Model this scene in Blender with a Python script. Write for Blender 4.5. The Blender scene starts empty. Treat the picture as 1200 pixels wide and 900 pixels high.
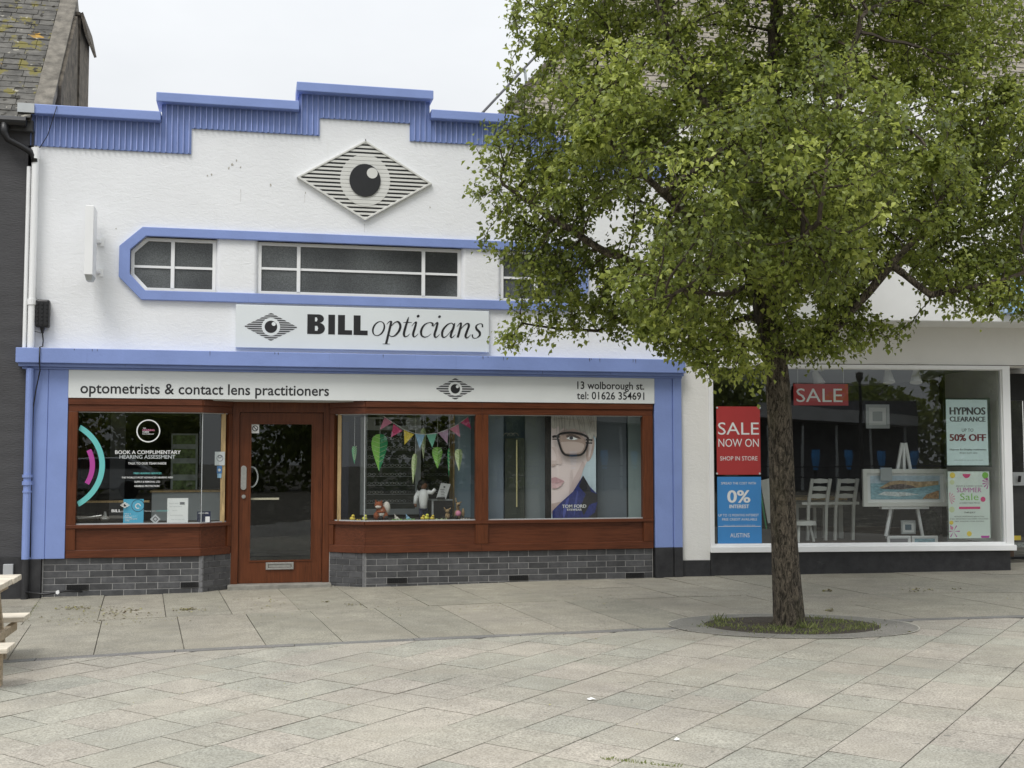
import bpy, math, random
import numpy as np
from mathutils import Vector, Matrix
random.seed(7); rng = np.random.default_rng(7)
R_ = math.radians
SC = bpy.context.scene; COL = SC.collection

# ------------------------------------------------------------------ camera
TH, PI_, F = R_(12.37), R_(3.55), 1390.0
CAM = Vector((0.0, -13.5, 1.47))
cd = bpy.data.cameras.new("camera"); cam = bpy.data.objects.new("camera", cd); COL.objects.link(cam)
cam.location = CAM; cam.rotation_euler = (R_(90) + PI_, 0, -TH)
cd.sensor_width = 36; cd.lens = F * 36 / 1200; cd.clip_start = .1; cd.clip_end = 2000
SC.camera = cam
# ------------------------------------------------------------------ sky, sun, exposure
SUN_EL, SUN_AZ = R_(58), R_(214)         # azimuth from +Y clockwise
w = bpy.data.worlds.new("World"); SC.world = w; w.use_nodes = True
nt = w.node_tree; nt.nodes.clear()
sky = nt.nodes.new("ShaderNodeTexSky"); sky.sky_type = 'NISHITA'; sky.sun_disc = False
sky.sun_elevation = SUN_EL; sky.sun_rotation = SUN_AZ
tc = nt.nodes.new("ShaderNodeTexCoord")
mp = nt.nodes.new("ShaderNodeMapping"); mp.inputs['Scale'].default_value = (1, 1, 2.6)
nz = nt.nodes.new("ShaderNodeTexNoise"); nz.inputs['Scale'].default_value = 2.2; nz.inputs['Detail'].default_value = 5
nz.inputs['Roughness'].default_value = .5
cr = nt.nodes.new("ShaderNodeValToRGB")
cr.color_ramp.elements[0].position = .3; cr.color_ramp.elements[0].color = (5.9, 6.08, 6.28, 1)
cr.color_ramp.elements[1].position = .68; cr.color_ramp.elements[1].color = (7.2, 7.35, 7.5, 1)
mx = nt.nodes.new("ShaderNodeMixRGB"); mx.inputs[0].default_value = .95
# an overcast sky is about three times brighter overhead than at the horizon (CIE overcast sky)
sx = nt.nodes.new("ShaderNodeSeparateXYZ"); cl_ = nt.nodes.new("ShaderNodeClamp")
ma = nt.nodes.new("ShaderNodeMath"); ma.operation = 'MULTIPLY_ADD'; ma.inputs[1].default_value = 2.0 / 1.5; ma.inputs[2].default_value = 1.0 / 1.5
lv_ = nt.nodes.new("ShaderNodeVectorMath"); lv_.operation = 'SCALE'
bg = nt.nodes.new("ShaderNodeBackground"); bg.inputs['Strength'].default_value = .1
wo = nt.nodes.new("ShaderNodeOutputWorld")
for a, b in ((tc.outputs['Generated'], mp.inputs[0]), (mp.outputs[0], nz.inputs['Vector']), (nz.outputs['Fac'], cr.inputs[0]),
             (sky.outputs[0], mx.inputs[1]), (cr.outputs[0], mx.inputs[2]), (mx.outputs[0], lv_.inputs[0]), (lv_.outputs[0], bg.inputs[0]), (tc.outputs['Generated'], sx.inputs[0]), (sx.outputs[2], cl_.inputs[0]), (cl_.outputs[0], ma.inputs[0]), (ma.outputs[0], lv_.inputs['Scale']), (bg.outputs[0], wo.inputs[0])):
    nt.links.new(a, b)
sl = bpy.data.lights.new("sun", 'SUN'); sl.energy = 1.5; sl.angle = R_(24); sl.color = (1, .97, .93)
so = bpy.data.objects.new("sun", sl); COL.objects.link(so)
sd = Vector((math.sin(SUN_AZ) * math.cos(SUN_EL), math.cos(SUN_AZ) * math.cos(SUN_EL), math.sin(SUN_EL)))
so.rotation_euler = sd.to_track_quat('Z', 'Y').to_euler()
SC.view_settings.view_transform = 'Standard'; SC.view_settings.look = 'None'
SC.view_settings.exposure = .34; SC.view_settings.gamma = 1
SC.render.engine = 'CYCLES'
SC.cycles.max_bounces = 8; SC.cycles.transparent_max_bounces = 16

# ------------------------------------------------------------------ pixel -> place on a real plane
fw = Vector((math.sin(TH) * math.cos(PI_), math.cos(TH) * math.cos(PI_), math.sin(PI_)))
rt = Vector((math.cos(TH), -math.sin(TH), 0)); up = rt.cross(fw)
def ray(px, py): return fw + rt * ((px - 600) / F) - up * ((py - 450) / F)
def W(px, py, Y=0.0):                    # on a plane parallel to the opticians' front -> (x, z)
    d = ray(px, py); t = (Y - CAM.y) / d.y
    return (CAM.x + d.x * t, CAM.z + d.z * t)
GS = .0095
def gz(x): return .005 + GS * x
def G(px, py):
    d = ray(px, py); t = -(CAM.z - .005) / (d.z - GS * d.x)
    p = CAM + d * t; return (p.x, p.y)
PH = R_(7); OX = 5.03                     # frame of the furniture shop's front
def S(px, py, v=0.0):
    d = ray(px, py); ox, oy = CAM.x - OX, CAM.y
    n = (math.sin(PH), math.cos(PH)); u = (math.cos(PH), -math.sin(PH))
    t = (v - (ox * n[0] + oy * n[1])) / (d.x * n[0] + d.y * n[1])
    x, y = ox + d.x * t, oy + d.y * t
    return (x * u[0] + y * u[1], CAM.z + d.z * t)
def proj(p):
    v = Vector(p) - CAM; z = v.dot(fw)
    if z < .1: return (-9e3, -9e3)
    return (600 + F * v.dot(rt) / z, 450 - F * v.dot(up) / z)

# ------------------------------------------------------------------ materials
def nodes(name):
    m = bpy.data.materials.new(name); m.use_nodes = True
    t = m.node_tree; b = t.nodes['Principled BSDF']
    return m, t, b
def N(t, kind, **k):
    n = t.nodes.new(kind)
    for a, v in k.items():
        if a in n.inputs: n.inputs[a].default_value = v
        else: setattr(n, a, v)
    return n
def pos(t, scale=(1, 1, 1), obj=False):
    if obj: g = N(t, "ShaderNodeTexCoord"); o = g.outputs['Object']
    else: g = N(t, "ShaderNodeNewGeometry"); o = g.outputs['Position']
    if tuple(scale) == (1, 1, 1): return o
    m = N(t, "ShaderNodeMapping"); m.inputs['Scale'].default_value = scale
    t.links.new(o, m.inputs[0]); return m.outputs[0]
def noise(t, vec, scale, detail=4, rough=.55, dist=0):
    n = N(t, "ShaderNodeTexNoise"); n.inputs['Scale'].default_value = scale; n.inputs['Detail'].default_value = detail
    n.inputs['Roughness'].default_value = rough; n.inputs['Distortion'].default_value = dist
    t.links.new(vec, n.inputs['Vector']); return n.outputs['Fac']
def ramp(t, f, a, b, lo=.3, hi=.7):
    c = N(t, "ShaderNodeValToRGB"); e = c.color_ramp.elements
    e[0].position, e[1].position = lo, hi
    e[0].color = (*a, 1) if len(a) == 3 else a; e[1].color = (*b, 1) if len(b) == 3 else b
    t.links.new(f, c.inputs[0]); return c.outputs[0]
def mixc(t, f, a, b, mode='MIX'):
    m = N(t, "ShaderNodeMixRGB"); m.blend_type = mode
    for i, v in enumerate((f, a, b)):
        if hasattr(v, 'is_linked'): t.links.new(v, m.inputs[i])
        elif i == 0: m.inputs[0].default_value = v
        else: m.inputs[i].default_value = (*v, 1)
    return m.outputs[0]
def bump(t, b, f, strength=.3, dist=.01):
    n = N(t, "ShaderNodeBump"); n.inputs['Strength'].default_value = strength; n.inputs['Distance'].default_value = dist
    t.links.new(f, n.inputs['Height']); t.links.new(n.outputs[0], b.inputs['Normal'])
def rnd(t, lo, hi):
    o = N(t, "ShaderNodeObjectInfo"); m = N(t, "ShaderNodeMapRange")
    m.inputs['To Min'].default_value = lo; m.inputs['To Max'].default_value = hi
    t.links.new(o.outputs['Random'], m.inputs[0]); return m.outputs[0]
def bright(t, c, f):
    h = N(t, "ShaderNodeHueSaturation"); t.links.new(f, h.inputs['Value'])
    if hasattr(c, 'is_linked'): t.links.new(c, h.inputs['Color'])
    else: h.inputs['Color'].default_value = (*c, 1)
    return h.outputs[0]
def sc3(c, k): return tuple(min(1, x * k) for x in c)
def M(name, col, rough=.6, var=.08, scale=6, bmp=0, bscale=60, metal=0, stretch=(1, 1, 1), random_=0, spec=.5, obj=False):
    m, t, b = nodes(name); v = pos(t, stretch, obj)
    c = ramp(t, noise(t, v, scale), sc3(col, 1 - var), sc3(col, 1 + var))
    if random_: c = bright(t, c, rnd(t, 1 - random_, 1 + random_))
    t.links.new(c, b.inputs['Base Color']); b.inputs['Roughness'].default_value = rough
    b.inputs['Metallic'].default_value = metal; b.inputs['Specular IOR Level'].default_value = spec
    if bmp: bump(t, b, noise(t, v, bscale, 3), bmp, .01)
    return m

def render_paint(name, col, dirt=(.42, .4, .34), amount=.5):
    m, t, b = nodes(name); p = pos(t)
    c = ramp(t, noise(t, p, 1.3, 6), sc3(col, .95), sc3(col, 1.03))
    d = ramp(t, noise(t, pos(t, (3.2, 3.2, .35)), 3.2, 6, .65), (0, 0, 0), (1, 1, 1), .60, .78)   # rain streaks
    c = mixc(t, mixc(t, .26 * amount, (0, 0, 0), d), c, dirt)
    sp = ramp(t, noise(t, p, 13, 3, .6, .5), (0, 0, 0), (1, 1, 1), .735, .755)
    c = mixc(t, mixc(t, .35 * amount, (0, 0, 0), sp), c, sc3(dirt, .8))
    t.links.new(c, b.inputs['Base Color']); b.inputs['Roughness'].default_value = .62
    a = noise(t, pos(t, (1, 1, 1.9)), 11, 6, .68, 1.1)
    bump(t, b, a, .32, .016); return m
MW = render_paint('white_painted_render', (.83, .84, .85))
MWS = render_paint('shop_white_paint', (.82, .81, .775), amount=.3)
MWB = M('white_gloss_paint', (.86, .865, .86), .35, .03, 3)
def blue(name, col, streak):
    m, t, b = nodes(name); p = pos(t)
    c = ramp(t, noise(t, p, 2.3, 6), sc3(col, .92), sc3(col, 1.07))
    if streak:
        s = ramp(t, noise(t, pos(t, (14, 14, .6)), 2.0, 3, .6), (0, 0, 0), (1, 1, 1), .68, .74)
        c = mixc(t, mixc(t, .5, (0, 0, 0), s), c, sc3(col, .35))
    t.links.new(c, b.inputs['Base Color']); b.inputs['Roughness'].default_value = .45
    bump(t, b, noise(t, p, 40, 4), .25, .006); return m
MB_ = blue('periwinkle_blue_paint', (.225, .305, .605), False)
MBS = blue('streaked_blue_paint', (.225, .305, .605), True)
MBC = blue('blue_cladding_paint', (.20, .275, .545), False)
def wood(name, col, st, rough=.34):
    m, t, b = nodes(name); p = pos(t, st)
    g = noise(t, p, 3, 8, .7, .4)
    c = ramp(t, g, sc3(col, .55), sc3(col, 1.5), .3, .75)
    c = mixc(t, ramp(t, noise(t, pos(t), 2.2, 4), (0, 0, 0), (.5, .5, .5), .45, .7), c, sc3(col, 1.35))
    t.links.new(c, b.inputs['Base Color']); b.inputs['Roughness'].default_value = rough; b.inputs['Specular IOR Level'].default_value = .3
    bump(t, b, g, .2, .004); return m
WH = wood('hardwood_horizontal', (.105, .033, .015), (1.2, 14, 22))
WV = wood('hardwood_vertical', (.112, .034, .013), (22, 14, 1.2))
PALE = wood('weathered_pale_wood', (.42, .34, .24), (1.5, 12, 12), .75)
PALET = wood('weathered_white_tabletop', (.62, .56, .46), (1.5, 12, 12), .7)
OAK = wood('light_oak', (.42, .30, .15), (12, 12, 1.3), .5)
def brickm():
    m, t, b = nodes('dark_glazed_brick'); p = pos(t)
    c = ramp(t, noise(t, p, 9, 5, .7), (.045, .046, .05), (.10, .10, .103))
    c = bright(t, c, rnd(t, .72, 1.3))
    t.links.new(c, b.inputs['Base Color']); b.inputs['Roughness'].default_value = .42
    bump(t, b, noise(t, p, 55, 4), .35, .004); return m
BR = brickm()
BRQ = M('grey_corner_brick', (.17, .17, .175), .6, .15, 20, .2)
MORT = M('pale_mortar', (.36, .355, .345), .9, .15, 25, .3, 80)
def blackp(name, k=1):
    m, t, b = nodes(name)
    c = ramp(t, noise(t, pos(t), 7, 6, .7), (.012 * k, .012 * k, .014 * k), (.035 * k, .035 * k, .037 * k))
    s = ramp(t, noise(t, pos(t, (1, 1, 2.5)), 5, 6, .75), (0, 0, 0), (.5, .5, .5), .62, .75)
    c = mixc(t, s, c, (.12, .12, .12))
    t.links.new(c, b.inputs['Base Color']); b.inputs['Roughness'].default_value = .5
    bump(t, b, noise(t, pos(t), 60, 3), .2, .005); return m
BLK = blackp('black_plinth_paint', 1.15)
BLKG = M('black_plastic', (.012, .012, .013), .4, .2, 10)
CHAR = M('charcoal_render', (.062, .061, .064), .75, .14, 4, .5, 40, stretch=(.5, 1, 2.6))
def slabm(name, c1, c2, c3):
    m, t, b = nodes(name); p = pos(t)
    tone = ramp(t, rnd(t, 0, 1), c1, c2, .1, .9)
    big = ramp(t, noise(t, p, .55, 5, .6), (.78, .78, .79), (1.12, 1.11, 1.09), .3, .7)
    c = mixc(t, 1.0, tone, big, 'MULTIPLY')
    mid = ramp(t, noise(t, p, 4.5, 6, .7), (.82, .82, .82), (1.1, 1.1, 1.1), .32, .68)
    c = mixc(t, 1.0, c, mid, 'MULTIPLY')
    gr = ramp(t, noise(t, p, 85, 3, .75), (.60, .59, .57), (1.38, 1.38, 1.38), .36, .64)
    c = mixc(t, .95, c, gr, 'MULTIPLY')
    st = ramp(t, noise(t, p, 1.7, 7, .75, .8), (0, 0, 0), (.55, .55, .55), .58, .72)
    c = mixc(t, st, c, c3)
    c = bright(t, c, rnd(t, .95, 1.05))
    br = ramp(t, noise(t, pos(t, (1, 1.6, 1)), .9, 6, .7, .5), (0, 0, 0), (.6, .6, .6), .48, .72)          # brown traffic film
    c = mixc(t, br, c, sc3(c3, 1.05))
    gm = ramp(t, noise(t, p, 15, 2, .35), (0, 0, 0), (.6, .6, .6), .745, .765)                               # gum and drip spots
    c = mixc(t, gm, c, (.12, .115, .10))
    t.links.new(c, b.inputs['Base Color']); b.inputs['Roughness'].default_value = .75
    bump(t, b, noise(t, p, 120, 3), .35, .003); return m
SLAB = slabm('granite_slab', (.372, .357, .300), (.382, .352, .302), (.30, .27, .215))
SLABG = slabm('granite_slab_grey_green', (.356, .352, .300), (.370, .357, .302), (.285, .265, .21))
STRIP = slabm('pavement_slab', (.312, .298, .242), (.325, .302, .248), (.235, .215, .162))
BAND = slabm('slate_grey_band', (.19, .19, .182), (.205, .198, .188), (.15, .145, .13))
def jointm():
    m, t, b = nodes('joint_sand'); p = pos(t)
    c = ramp(t, noise(t, p, 5, 5, .7), (.035, .03, .02), (.15, .135, .105), .42, .66)
    c = mixc(t, ramp(t, noise(t, p, 2.3, 5, .7), (0, 0, 0), (.9, .9, .9), .58, .66), c, (.36, .34, .27))
    t.links.new(c, b.inputs['Base Color']); b.inputs['Roughness'].default_value = .95; return m
GROUND = jointm()
GROUNDB = slabm('far_paving', (.27, .26, .235), (.27, .26, .235), (.2, .18, .15))
SOIL = M('dark_soil', (.055, .045, .033), .95, .5, 40, .8, 60)
LIGHTJ = M('pale_jointing', (.45, .43, .37), .9, .2, 40)
def slatem():
    m, t, b = nodes('lichen_slate'); p = pos(t)
    c = ramp(t, noise(t, p, 6, 5, .7), (.045, .043, .038), (.145, .138, .122))
    c = bright(t, c, rnd(t, .7, 1.3))
    g = ramp(t, noise(t, p, 5.2, 4, .6), (0, 0, 0), (1, 1, 1), .555, .60)
    c = mixc(t, g, c, (.15, .13, .03))
    o = ramp(t, noise(t, p, 3.6, 3, .5, .5), (0, 0, 0), (1, 1, 1), .68, .70)
    c = mixc(t, o, c, (.38, .22, .03))
    k = ramp(t, noise(t, pos(t, (1.3, 1, 1)), 8.1, 2, .5), (0, 0, 0), (1, 1, 1),   .62, .64)
    c = mixc(t, k, c, (.025, .022, .015))
    q = ramp(t, noise(t, pos(t, (1, 1.4, 1)), 11, 3, .5), (0, 0, 0), (.8, .8, .8), .66, .70)
    c = mixc(t, q, c, (.38, .36, .3))
    t.links.new(c, b.inputs['Base Color']); b.inputs['Roughness'].default_value = .8
    bump(t, b, noise(t, p, 35, 4), .6, .01); return m
SLATE = slatem()
COPE = M('grey_lichened_cement', (.17, .155, .13), .9, .45, 9, .8, 50)
COPED = M('dark_lichened_cement', (.085, .072, .055), .9, .6, 11, .8, 50)
FARSL = M('beige_slate', (.23, .205, .165), .85, .35, 5, .3, 30, stretch=(1, 1, 3))
SIGNW = M('sign_white_panel', (.74, .78, .79), .35, .035, 1.5)
FASCW = M('fascia_grey_white_panel', (.72, .745, .735), .45, .05, 1.2)
INK = M('black_print', (.012, .012, .014), .5, .1)
INKG = M('dark_grey_print', (.06, .06, .065), .5, .1)
CREAM = M('off_white_enamel', (.68, .68, .64), .4, .04, 3)
STEEL = M('brushed_steel', (.42, .42, .40), .35, .1, 40, metal=.7)
ALU = M('dull_aluminium', (.5, .52, .52), .5, .06, 9, metal=.2)
def flat(name, col, rough=.6, var=.03): return M(name, col, rough, var, 4)
WHITE = flat('white_print', (.78, .79, .78)); TEAL = flat('teal_print', (.14, .52, .50)); MAG = flat('magenta_print', (.42, .05, .30))
PALEPRINT = flat('frosted_print', (.50, .53, .53))
RED = flat('sale_red', (.42, .035, .035)); BLU = flat('poster_blue', (.05, .25, .58)); SKYB = flat('leaflet_blue', (.08, .42, .62))
MINT = flat('pale_mint_card', (.60, .74, .73)); NAVYT = flat('maroon_print', (.16, .02, .035)); LBLUE = flat('light_blue_sign', (.32, .52, .80))
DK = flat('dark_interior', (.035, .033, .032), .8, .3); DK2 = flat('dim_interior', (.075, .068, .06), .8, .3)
DKB = flat('blue_grey_board', (.13, .19, .235), .7, .08); DKG = flat('dark_green_board', (.028, .036, .026), .6, .2)
GREYB = flat('light_grey_board', (.38, .41, .41), .6); GREYD = flat('grey_desk', (.16, .165, .175), .6); CEIL = flat('ceiling_white', (.5, .5, .48), .8)
YEL = flat('yellow_print', (.72, .55, .07)); PINK = flat('pink_print', (.62, .22, .34)); HOT = flat('hot_pink', (.60, .05, .18)); LILAC = flat('lilac_print', (.42, .27, .40))
PBLUE = flat('powder_blue', (.24, .42, .58)); PTEAL = flat('sea_green', (.16, .45, .33)); LGRN = flat('leaf_green_paper', (.20, .46, .08)); DGRN = flat('emerald_paper', (.03, .27, .11)); PGRN = flat('pale_green_paper', (.55, .62, .36))
FOX = M('fox_plush', (.26, .07, .025), .95, .2, 30, .5, 120); PLW = M('white_plush', (.6, .56, .5), .95, .1, 30, .5, 120); TAN = M('tan_plush', (.33, .23, .12), .95, .2, 30, .5, 120)
BLKH = flat('black_hair', (.012, .01, .01), .7); SKN = flat('brown_skin', (.15, .07, .04), .6); NAVY = flat('navy_cloth', (.02, .025, .06), .8)
SKIN = flat('pale_skin_print', (.80, .68, .66)); SKIN2 = flat('shaded_skin_print', (.56, .43, .39)); LIP = flat('lip_print', (.55, .33, .35)); HAIR = flat('ash_hair_print', (.55, .52, .47), .6, .15); HAIR2 = flat('dark_hair_print', (.36, .335, .30)); GLS = flat('black_frame_print', (.015, .012, .012)); LENS = flat('tinted_lens_print', (.36, .27, .23)); JKT = M('blue_jacket_print', (.02, .03, .16), .6, .5, 30, stretch=(3, 1, 1)); COLR = flat('dark_collar_print', (.02, .02, .025)); PBG = flat('poster_pale_blue', (.55, .67, .73))
SEA = M('sea_print', (.25, .42, .48), .6, .35, 18, stretch=(1, 1, 4)); SAND = M('sand_print', (.45, .33, .2), .6, .35, 25); SKYP = M('cloud_print', (.45, .55, .62), .6, .2, 12)
GREENY = M('green_band', (.10, .15, .05), .6, .9, 16)
def glassm(name, tint, ior=1.5, rough=0.0, bmp=0):
    m, t, b = nodes(name); t.nodes.remove(b); o = t.nodes['Material Output']
    tr = N(t, "ShaderNodeBsdfTransparent"); tr.inputs[0].default_value = (*tint, 1)
    gl = N(t, "ShaderNodeBsdfGlossy"); gl.inputs['Roughness'].default_value = rough; gl.inputs[0].default_value = (.92, .96, .97, 1)
    fr = N(t, "ShaderNodeFresnel"); ge = N(t, "ShaderNodeNewGeometry"); mr = N(t, "ShaderNodeMapRange")   # the pane is one sheet: same index from both sides
    mr.inputs['To Min'].default_value = ior; mr.inputs['To Max'].default_value = 1 / ior
    t.links.new(ge.outputs['Backfacing'], mr.inputs[0]); t.links.new(mr.outputs[0], fr.inputs[0])
    n = N(t, "ShaderNodeBump"); n.inputs['Strength'].default_value = .04; n.inputs['Distance'].default_value = .01
    t.links.new(noise(t, pos(t), 1.6, 1), n.inputs['Height']); t.links.new(n.outputs[0], gl.inputs['Normal'])
    mm = N(t, "ShaderNodeMixShader"); t.links.new(fr.outputs[0], mm.inputs[0]); t.links.new(tr.outputs[0], mm.inputs[1]); t.links.new(gl.outputs[0], mm.inputs[2])
    t.links.new(mm.outputs[0], o.inputs[0]); return m
GLASS = glassm('shop_glass', (.95, .97, .965), 1.8)
GLASS2 = glassm('double_glazing', (.93, .955, .95), 2.0)
def frosted():
    m, t, b = nodes('dark_obscured_glass')
    p = pos(t)
    c = ramp(t, noise(t, pos(t), .9, 2), (.035, .037, .038), (.13, .14, .14), .35, .65)
    c2 = ramp(t, noise(t, p, 120, 2, .6), (.6, .6, .6), (1.6, 1.6, 1.6))
    t.links.new(mixc(t, 1, c, c2, 'MULTIPLY'), b.inputs['Base Color']); b.inputs['Roughness'].default_value = .28
    bump(t, b, noise(t, p, 90, 2), .5, .004); return m
FROST = frosted()
def barkm():
    m, t, b = nodes('fissured_bark'); p = pos(t, (1, 1, .33), True)
    f = noise(t, p, 34, 9, .82, .9)
    c = ramp(t, f, (.02, .015, .009), (.40, .33, .24), .44, .70)
    g = ramp(t, noise(t, pos(t, (1, 1, .4), True), 4.5, 5, .7), (0, 0, 0), (.6, .6, .6), .5, .75)
    c = mixc(t, g, c, (.075, .07, .03))
    t.links.new(c, b.inputs['Base Color']); b.inputs['Roughness'].default_value = .95
    bump(t, b, f, 1.0, .04); return m
BARK = barkm()
TWIG = M('twig_bark', (.058, .044, .03), .9, .4, 18, .5, 40)
def leafm(name, dark, mid, light, tr=.3):
    m, t, b = nodes(name); o = t.nodes['Material Output']
    a = N(t, "ShaderNodeAttribute"); a.attribute_name = 'tone'
    c = N(t, "ShaderNodeValToRGB"); e = c.color_ramp.elements
    e[0].position = 0; e[0].color = (*dark, 1); e[1].position = 1; e[1].color = (*light, 1)
    k = e.new(.5); k.color = (*mid, 1)
    t.links.new(a.outputs['Fac'], c.inputs[0]); t.links.new(c.outputs[0], b.inputs['Base Color'])
    b.inputs['Roughness'].default_value = .42
    tl = N(t, "ShaderNodeBsdfTranslucent"); t.links.new(mixc(t, .5, c.outputs[0], light), tl.inputs[0])
    mm = N(t, "ShaderNodeMixShader"); mm.inputs[0].default_value = tr
    t.links.new(b.outputs[0], mm.inputs[1]); t.links.new(tl.outputs[0], mm.inputs[2]); t.links.new(mm.outputs[0], o.inputs[0]); return m
LEAF = leafm('pear_leaf', (.065, .09, .02), (.185, .235, .04), (.45, .50, .11), .40)
GRASS = leafm('grass_blade', (.07, .085, .03), (.15, .19, .05), (.34, .36, .14), .2)
LITTER = leafm('fallen_leaf', (.06, .035, .015), (.22, .20, .05), (.45, .42, .14), .1)

# ------------------------------------------------------------------ mesh building
class B:
    def __init__(s): s.v = []; s.f = []
    def add(s, v, f):
        o = len(s.v); s.v += [tuple(x) for x in v]; s.f += [tuple(i + o for i in q) for q in f]; return s
    def box(s, x0, x1, y0, y1, z0, z1):
        if x0 > x1: x0, x1 = x1, x0
        v = [(x, y, z) for z in (z0, z1) for y in (y0, y1) for x in (x0, x1)]
        return s.add(v, [(0, 2, 3, 1), (4, 5, 7, 6), (0, 1, 5, 4), (2, 6, 7, 3), (0, 4, 6, 2), (1, 3, 7, 5)])
    def poly(s, pts, y, back=False):     # flat sheet in x,z facing -y
        return s.add([(x, y, z) for x, z in pts], [tuple(range(len(pts)))])
    def prism(s, pts, y0, y1):
        n = len(pts)
        a = sum(pts[i][0] * pts[(i + 1) % n][1] - pts[(i + 1) % n][0] * pts[i][1] for i in range(n))
        if a < 0: pts = pts[::-1]
        v = [(x, y0, z) for x, z in pts] + [(x, y1, z) for x, z in pts]
        return s.add(v, [tuple(range(n)), tuple(range(2 * n - 1, n - 1, -1))] + [(i + n, (i + 1) % n + n, (i + 1) % n, i) for i in range(n)])
    def slab(s, pts, z0, z1):            # horizontal prism from x,y polygon
        n = len(pts)
        a = sum(pts[i][0] * pts[(i + 1) % n][1] - pts[(i + 1) % n][0] * pts[i][1] for i in range(n))
        if a < 0: pts = pts[::-1]
        zz0 = z0 if callable(z0) else (lambda x, y: z0); zz1 = z1 if callable(z1) else (lambda x, y: z1)
        v = [(x, y, zz0(x, y)) for x, y in pts] + [(x, y, zz1(x, y)) for x, y in pts]
        return s.add(v, [tuple(range(n - 1, -1, -1)), tuple(range(n, 2 * n))] + [(i, (i + 1) % n, (i + 1) % n + n, i + n) for i in range(n)])
    def ringp(s, outer, inner, y0, y1):  # frame between two outlines with the same point count
        n = len(outer)
        v = [(x, y0, z) for x, z in outer] + [(x, y0, z) for x, z in inner] + [(x, y1, z) for x, z in outer] + [(x, y1, z) for x, z in inner]
        f = []
        for i in range(n):
            j = (i + 1) % n
            f += [(i, j, j + n, i + n), (i + 2 * n, i + 3 * n, j + 3 * n, j + 2 * n), (i, i + 2 * n, j + 2 * n, j), (i + n, j + n, j + 3 * n, i + 3 * n)]
        return s.add(v, f)
    def tube(s, pts, rads, n=8, cap=True):
        pts = [Vector(p) for p in pts]
        if not hasattr(rads, '__len__'): rads = [rads] * len(pts)
        vs = []; fs = []; ref = None
        for i, p in enumerate(pts):
            d = (pts[min(i + 1, len(pts) - 1)] - pts[max(i - 1, 0)]).normalized()
            if ref is None: ref = Vector((0, 0, 1)) if abs(d.z) < .9 else Vector((1, 0, 0))
            a = d.cross(ref).normalized(); b = a.cross(d); ref = b
            for k in range(n):
                t = 2 * math.pi * k / n; vs.append(p + (a * math.cos(t) + b * math.sin(t)) * rads[i])
        for i in range(len(pts) - 1):
            for k in range(n):
                q = (k + 1) % n; fs.append((i * n + k, i * n + q, (i + 1) * n + q, (i + 1) * n + k))
        if cap: fs += [tuple(range(n - 1, -1, -1)), tuple(range((len(pts) - 1) * n, len(pts) * n))]
        return s.add(vs, fs)
    def disc(s, cx, cz, r, y0, y1, n=36, rz=None):
        rz = rz or r
        return s.prism([(cx + r * math.cos(2 * math.pi * k / n), cz + rz * math.sin(2 * math.pi * k / n)) for k in range(n)], y0, y1)
    def ell(s, c, r, n=12, m=8):
        vs = [(c[0], c[1], c[2] - r[2])]
        for i in range(1, m):
            a = math.pi * i / m
            vs += [(c[0] + r[0] * math.sin(a) * math.cos(2 * math.pi * k / n), c[1] + r[1] * math.sin(a) * math.sin(2 * math.pi * k / n), c[2] - r[2] * math.cos(a)) for k in range(n)]
        vs.append((c[0], c[1], c[2] + r[2])); L = len(vs) - 1; f = []
        for k in range(n):
            q = (k + 1) % n; f.append((0, 1 + q, 1 + k)); f.append((L, L - n + k, L - n + q))
            for i in range(m - 2): f.append((1 + i * n + k, 1 + i * n + q, 1 + (i + 1) * n + q, 1 + (i + 1) * n + k))
        return s.add(vs, f)
    def bar(s, a, b, w_, t_):            # rectangular bar between two points
        a = Vector(a); b = Vector(b); d = (b - a).normalized()
        r = Vector((0, 1, 0)) if abs(d.y) < .9 else Vector((1, 0, 0))
        p = d.cross(r).normalized(); q = p.cross(d)
        v = [e + p * (w_ / 2 * i) + q * (t_ / 2 * j) for e in (a, b) for i, j in ((-1, -1), (1, -1), (1, 1), (-1, 1))]
        return s.add(v, [(0, 1, 2, 3), (7, 6, 5, 4), (0, 4, 5, 1), (1, 5, 6, 2), (2, 6, 7, 3), (3, 7, 4, 0)])
    def holes(s, x0, x1, z0, z1, y0, y1, hs):   # board with rectangular holes, cut into strips between them
        xs = sorted({x0, x1, *[h[0] for h in hs], *[h[1] for h in hs]}); zs = sorted({z0, z1, *[h[2] for h in hs], *[h[3] for h in hs]})
        solid = {(i, j) for i in range(len(xs) - 1) for j in range(len(zs) - 1)
                 if not any(h[0] - 1e-6 <= xs[i] < h[1] - 1e-6 and h[2] - 1e-6 <= zs[j] < h[3] - 1e-6 for h in hs)}
        for i, j in solid:
            a, b, c, d = xs[i], xs[i + 1], zs[j], zs[j + 1]
            s.add([(a, y0, c), (b, y0, c), (b, y0, d), (a, y0, d)], [(0, 1, 2, 3)])
            s.add([(a, y1, c), (b, y1, c), (b, y1, d), (a, y1, d)], [(3, 2, 1, 0)])
            for (di, dj, p, q) in ((-1, 0, (a, c), (a, d)), (1, 0, (b, d), (b, c)), (0, -1, (b, c), (a, c)), (0, 1, (a, d), (b, d))):
                if (i + di, j + dj) not in solid:
                    s.add([(p[0], y0, p[1]), (q[0], y0, q[1]), (q[0], y1, q[1]), (p[0], y1, p[1])], [(0, 1, 2, 3)])
        return s

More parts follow.
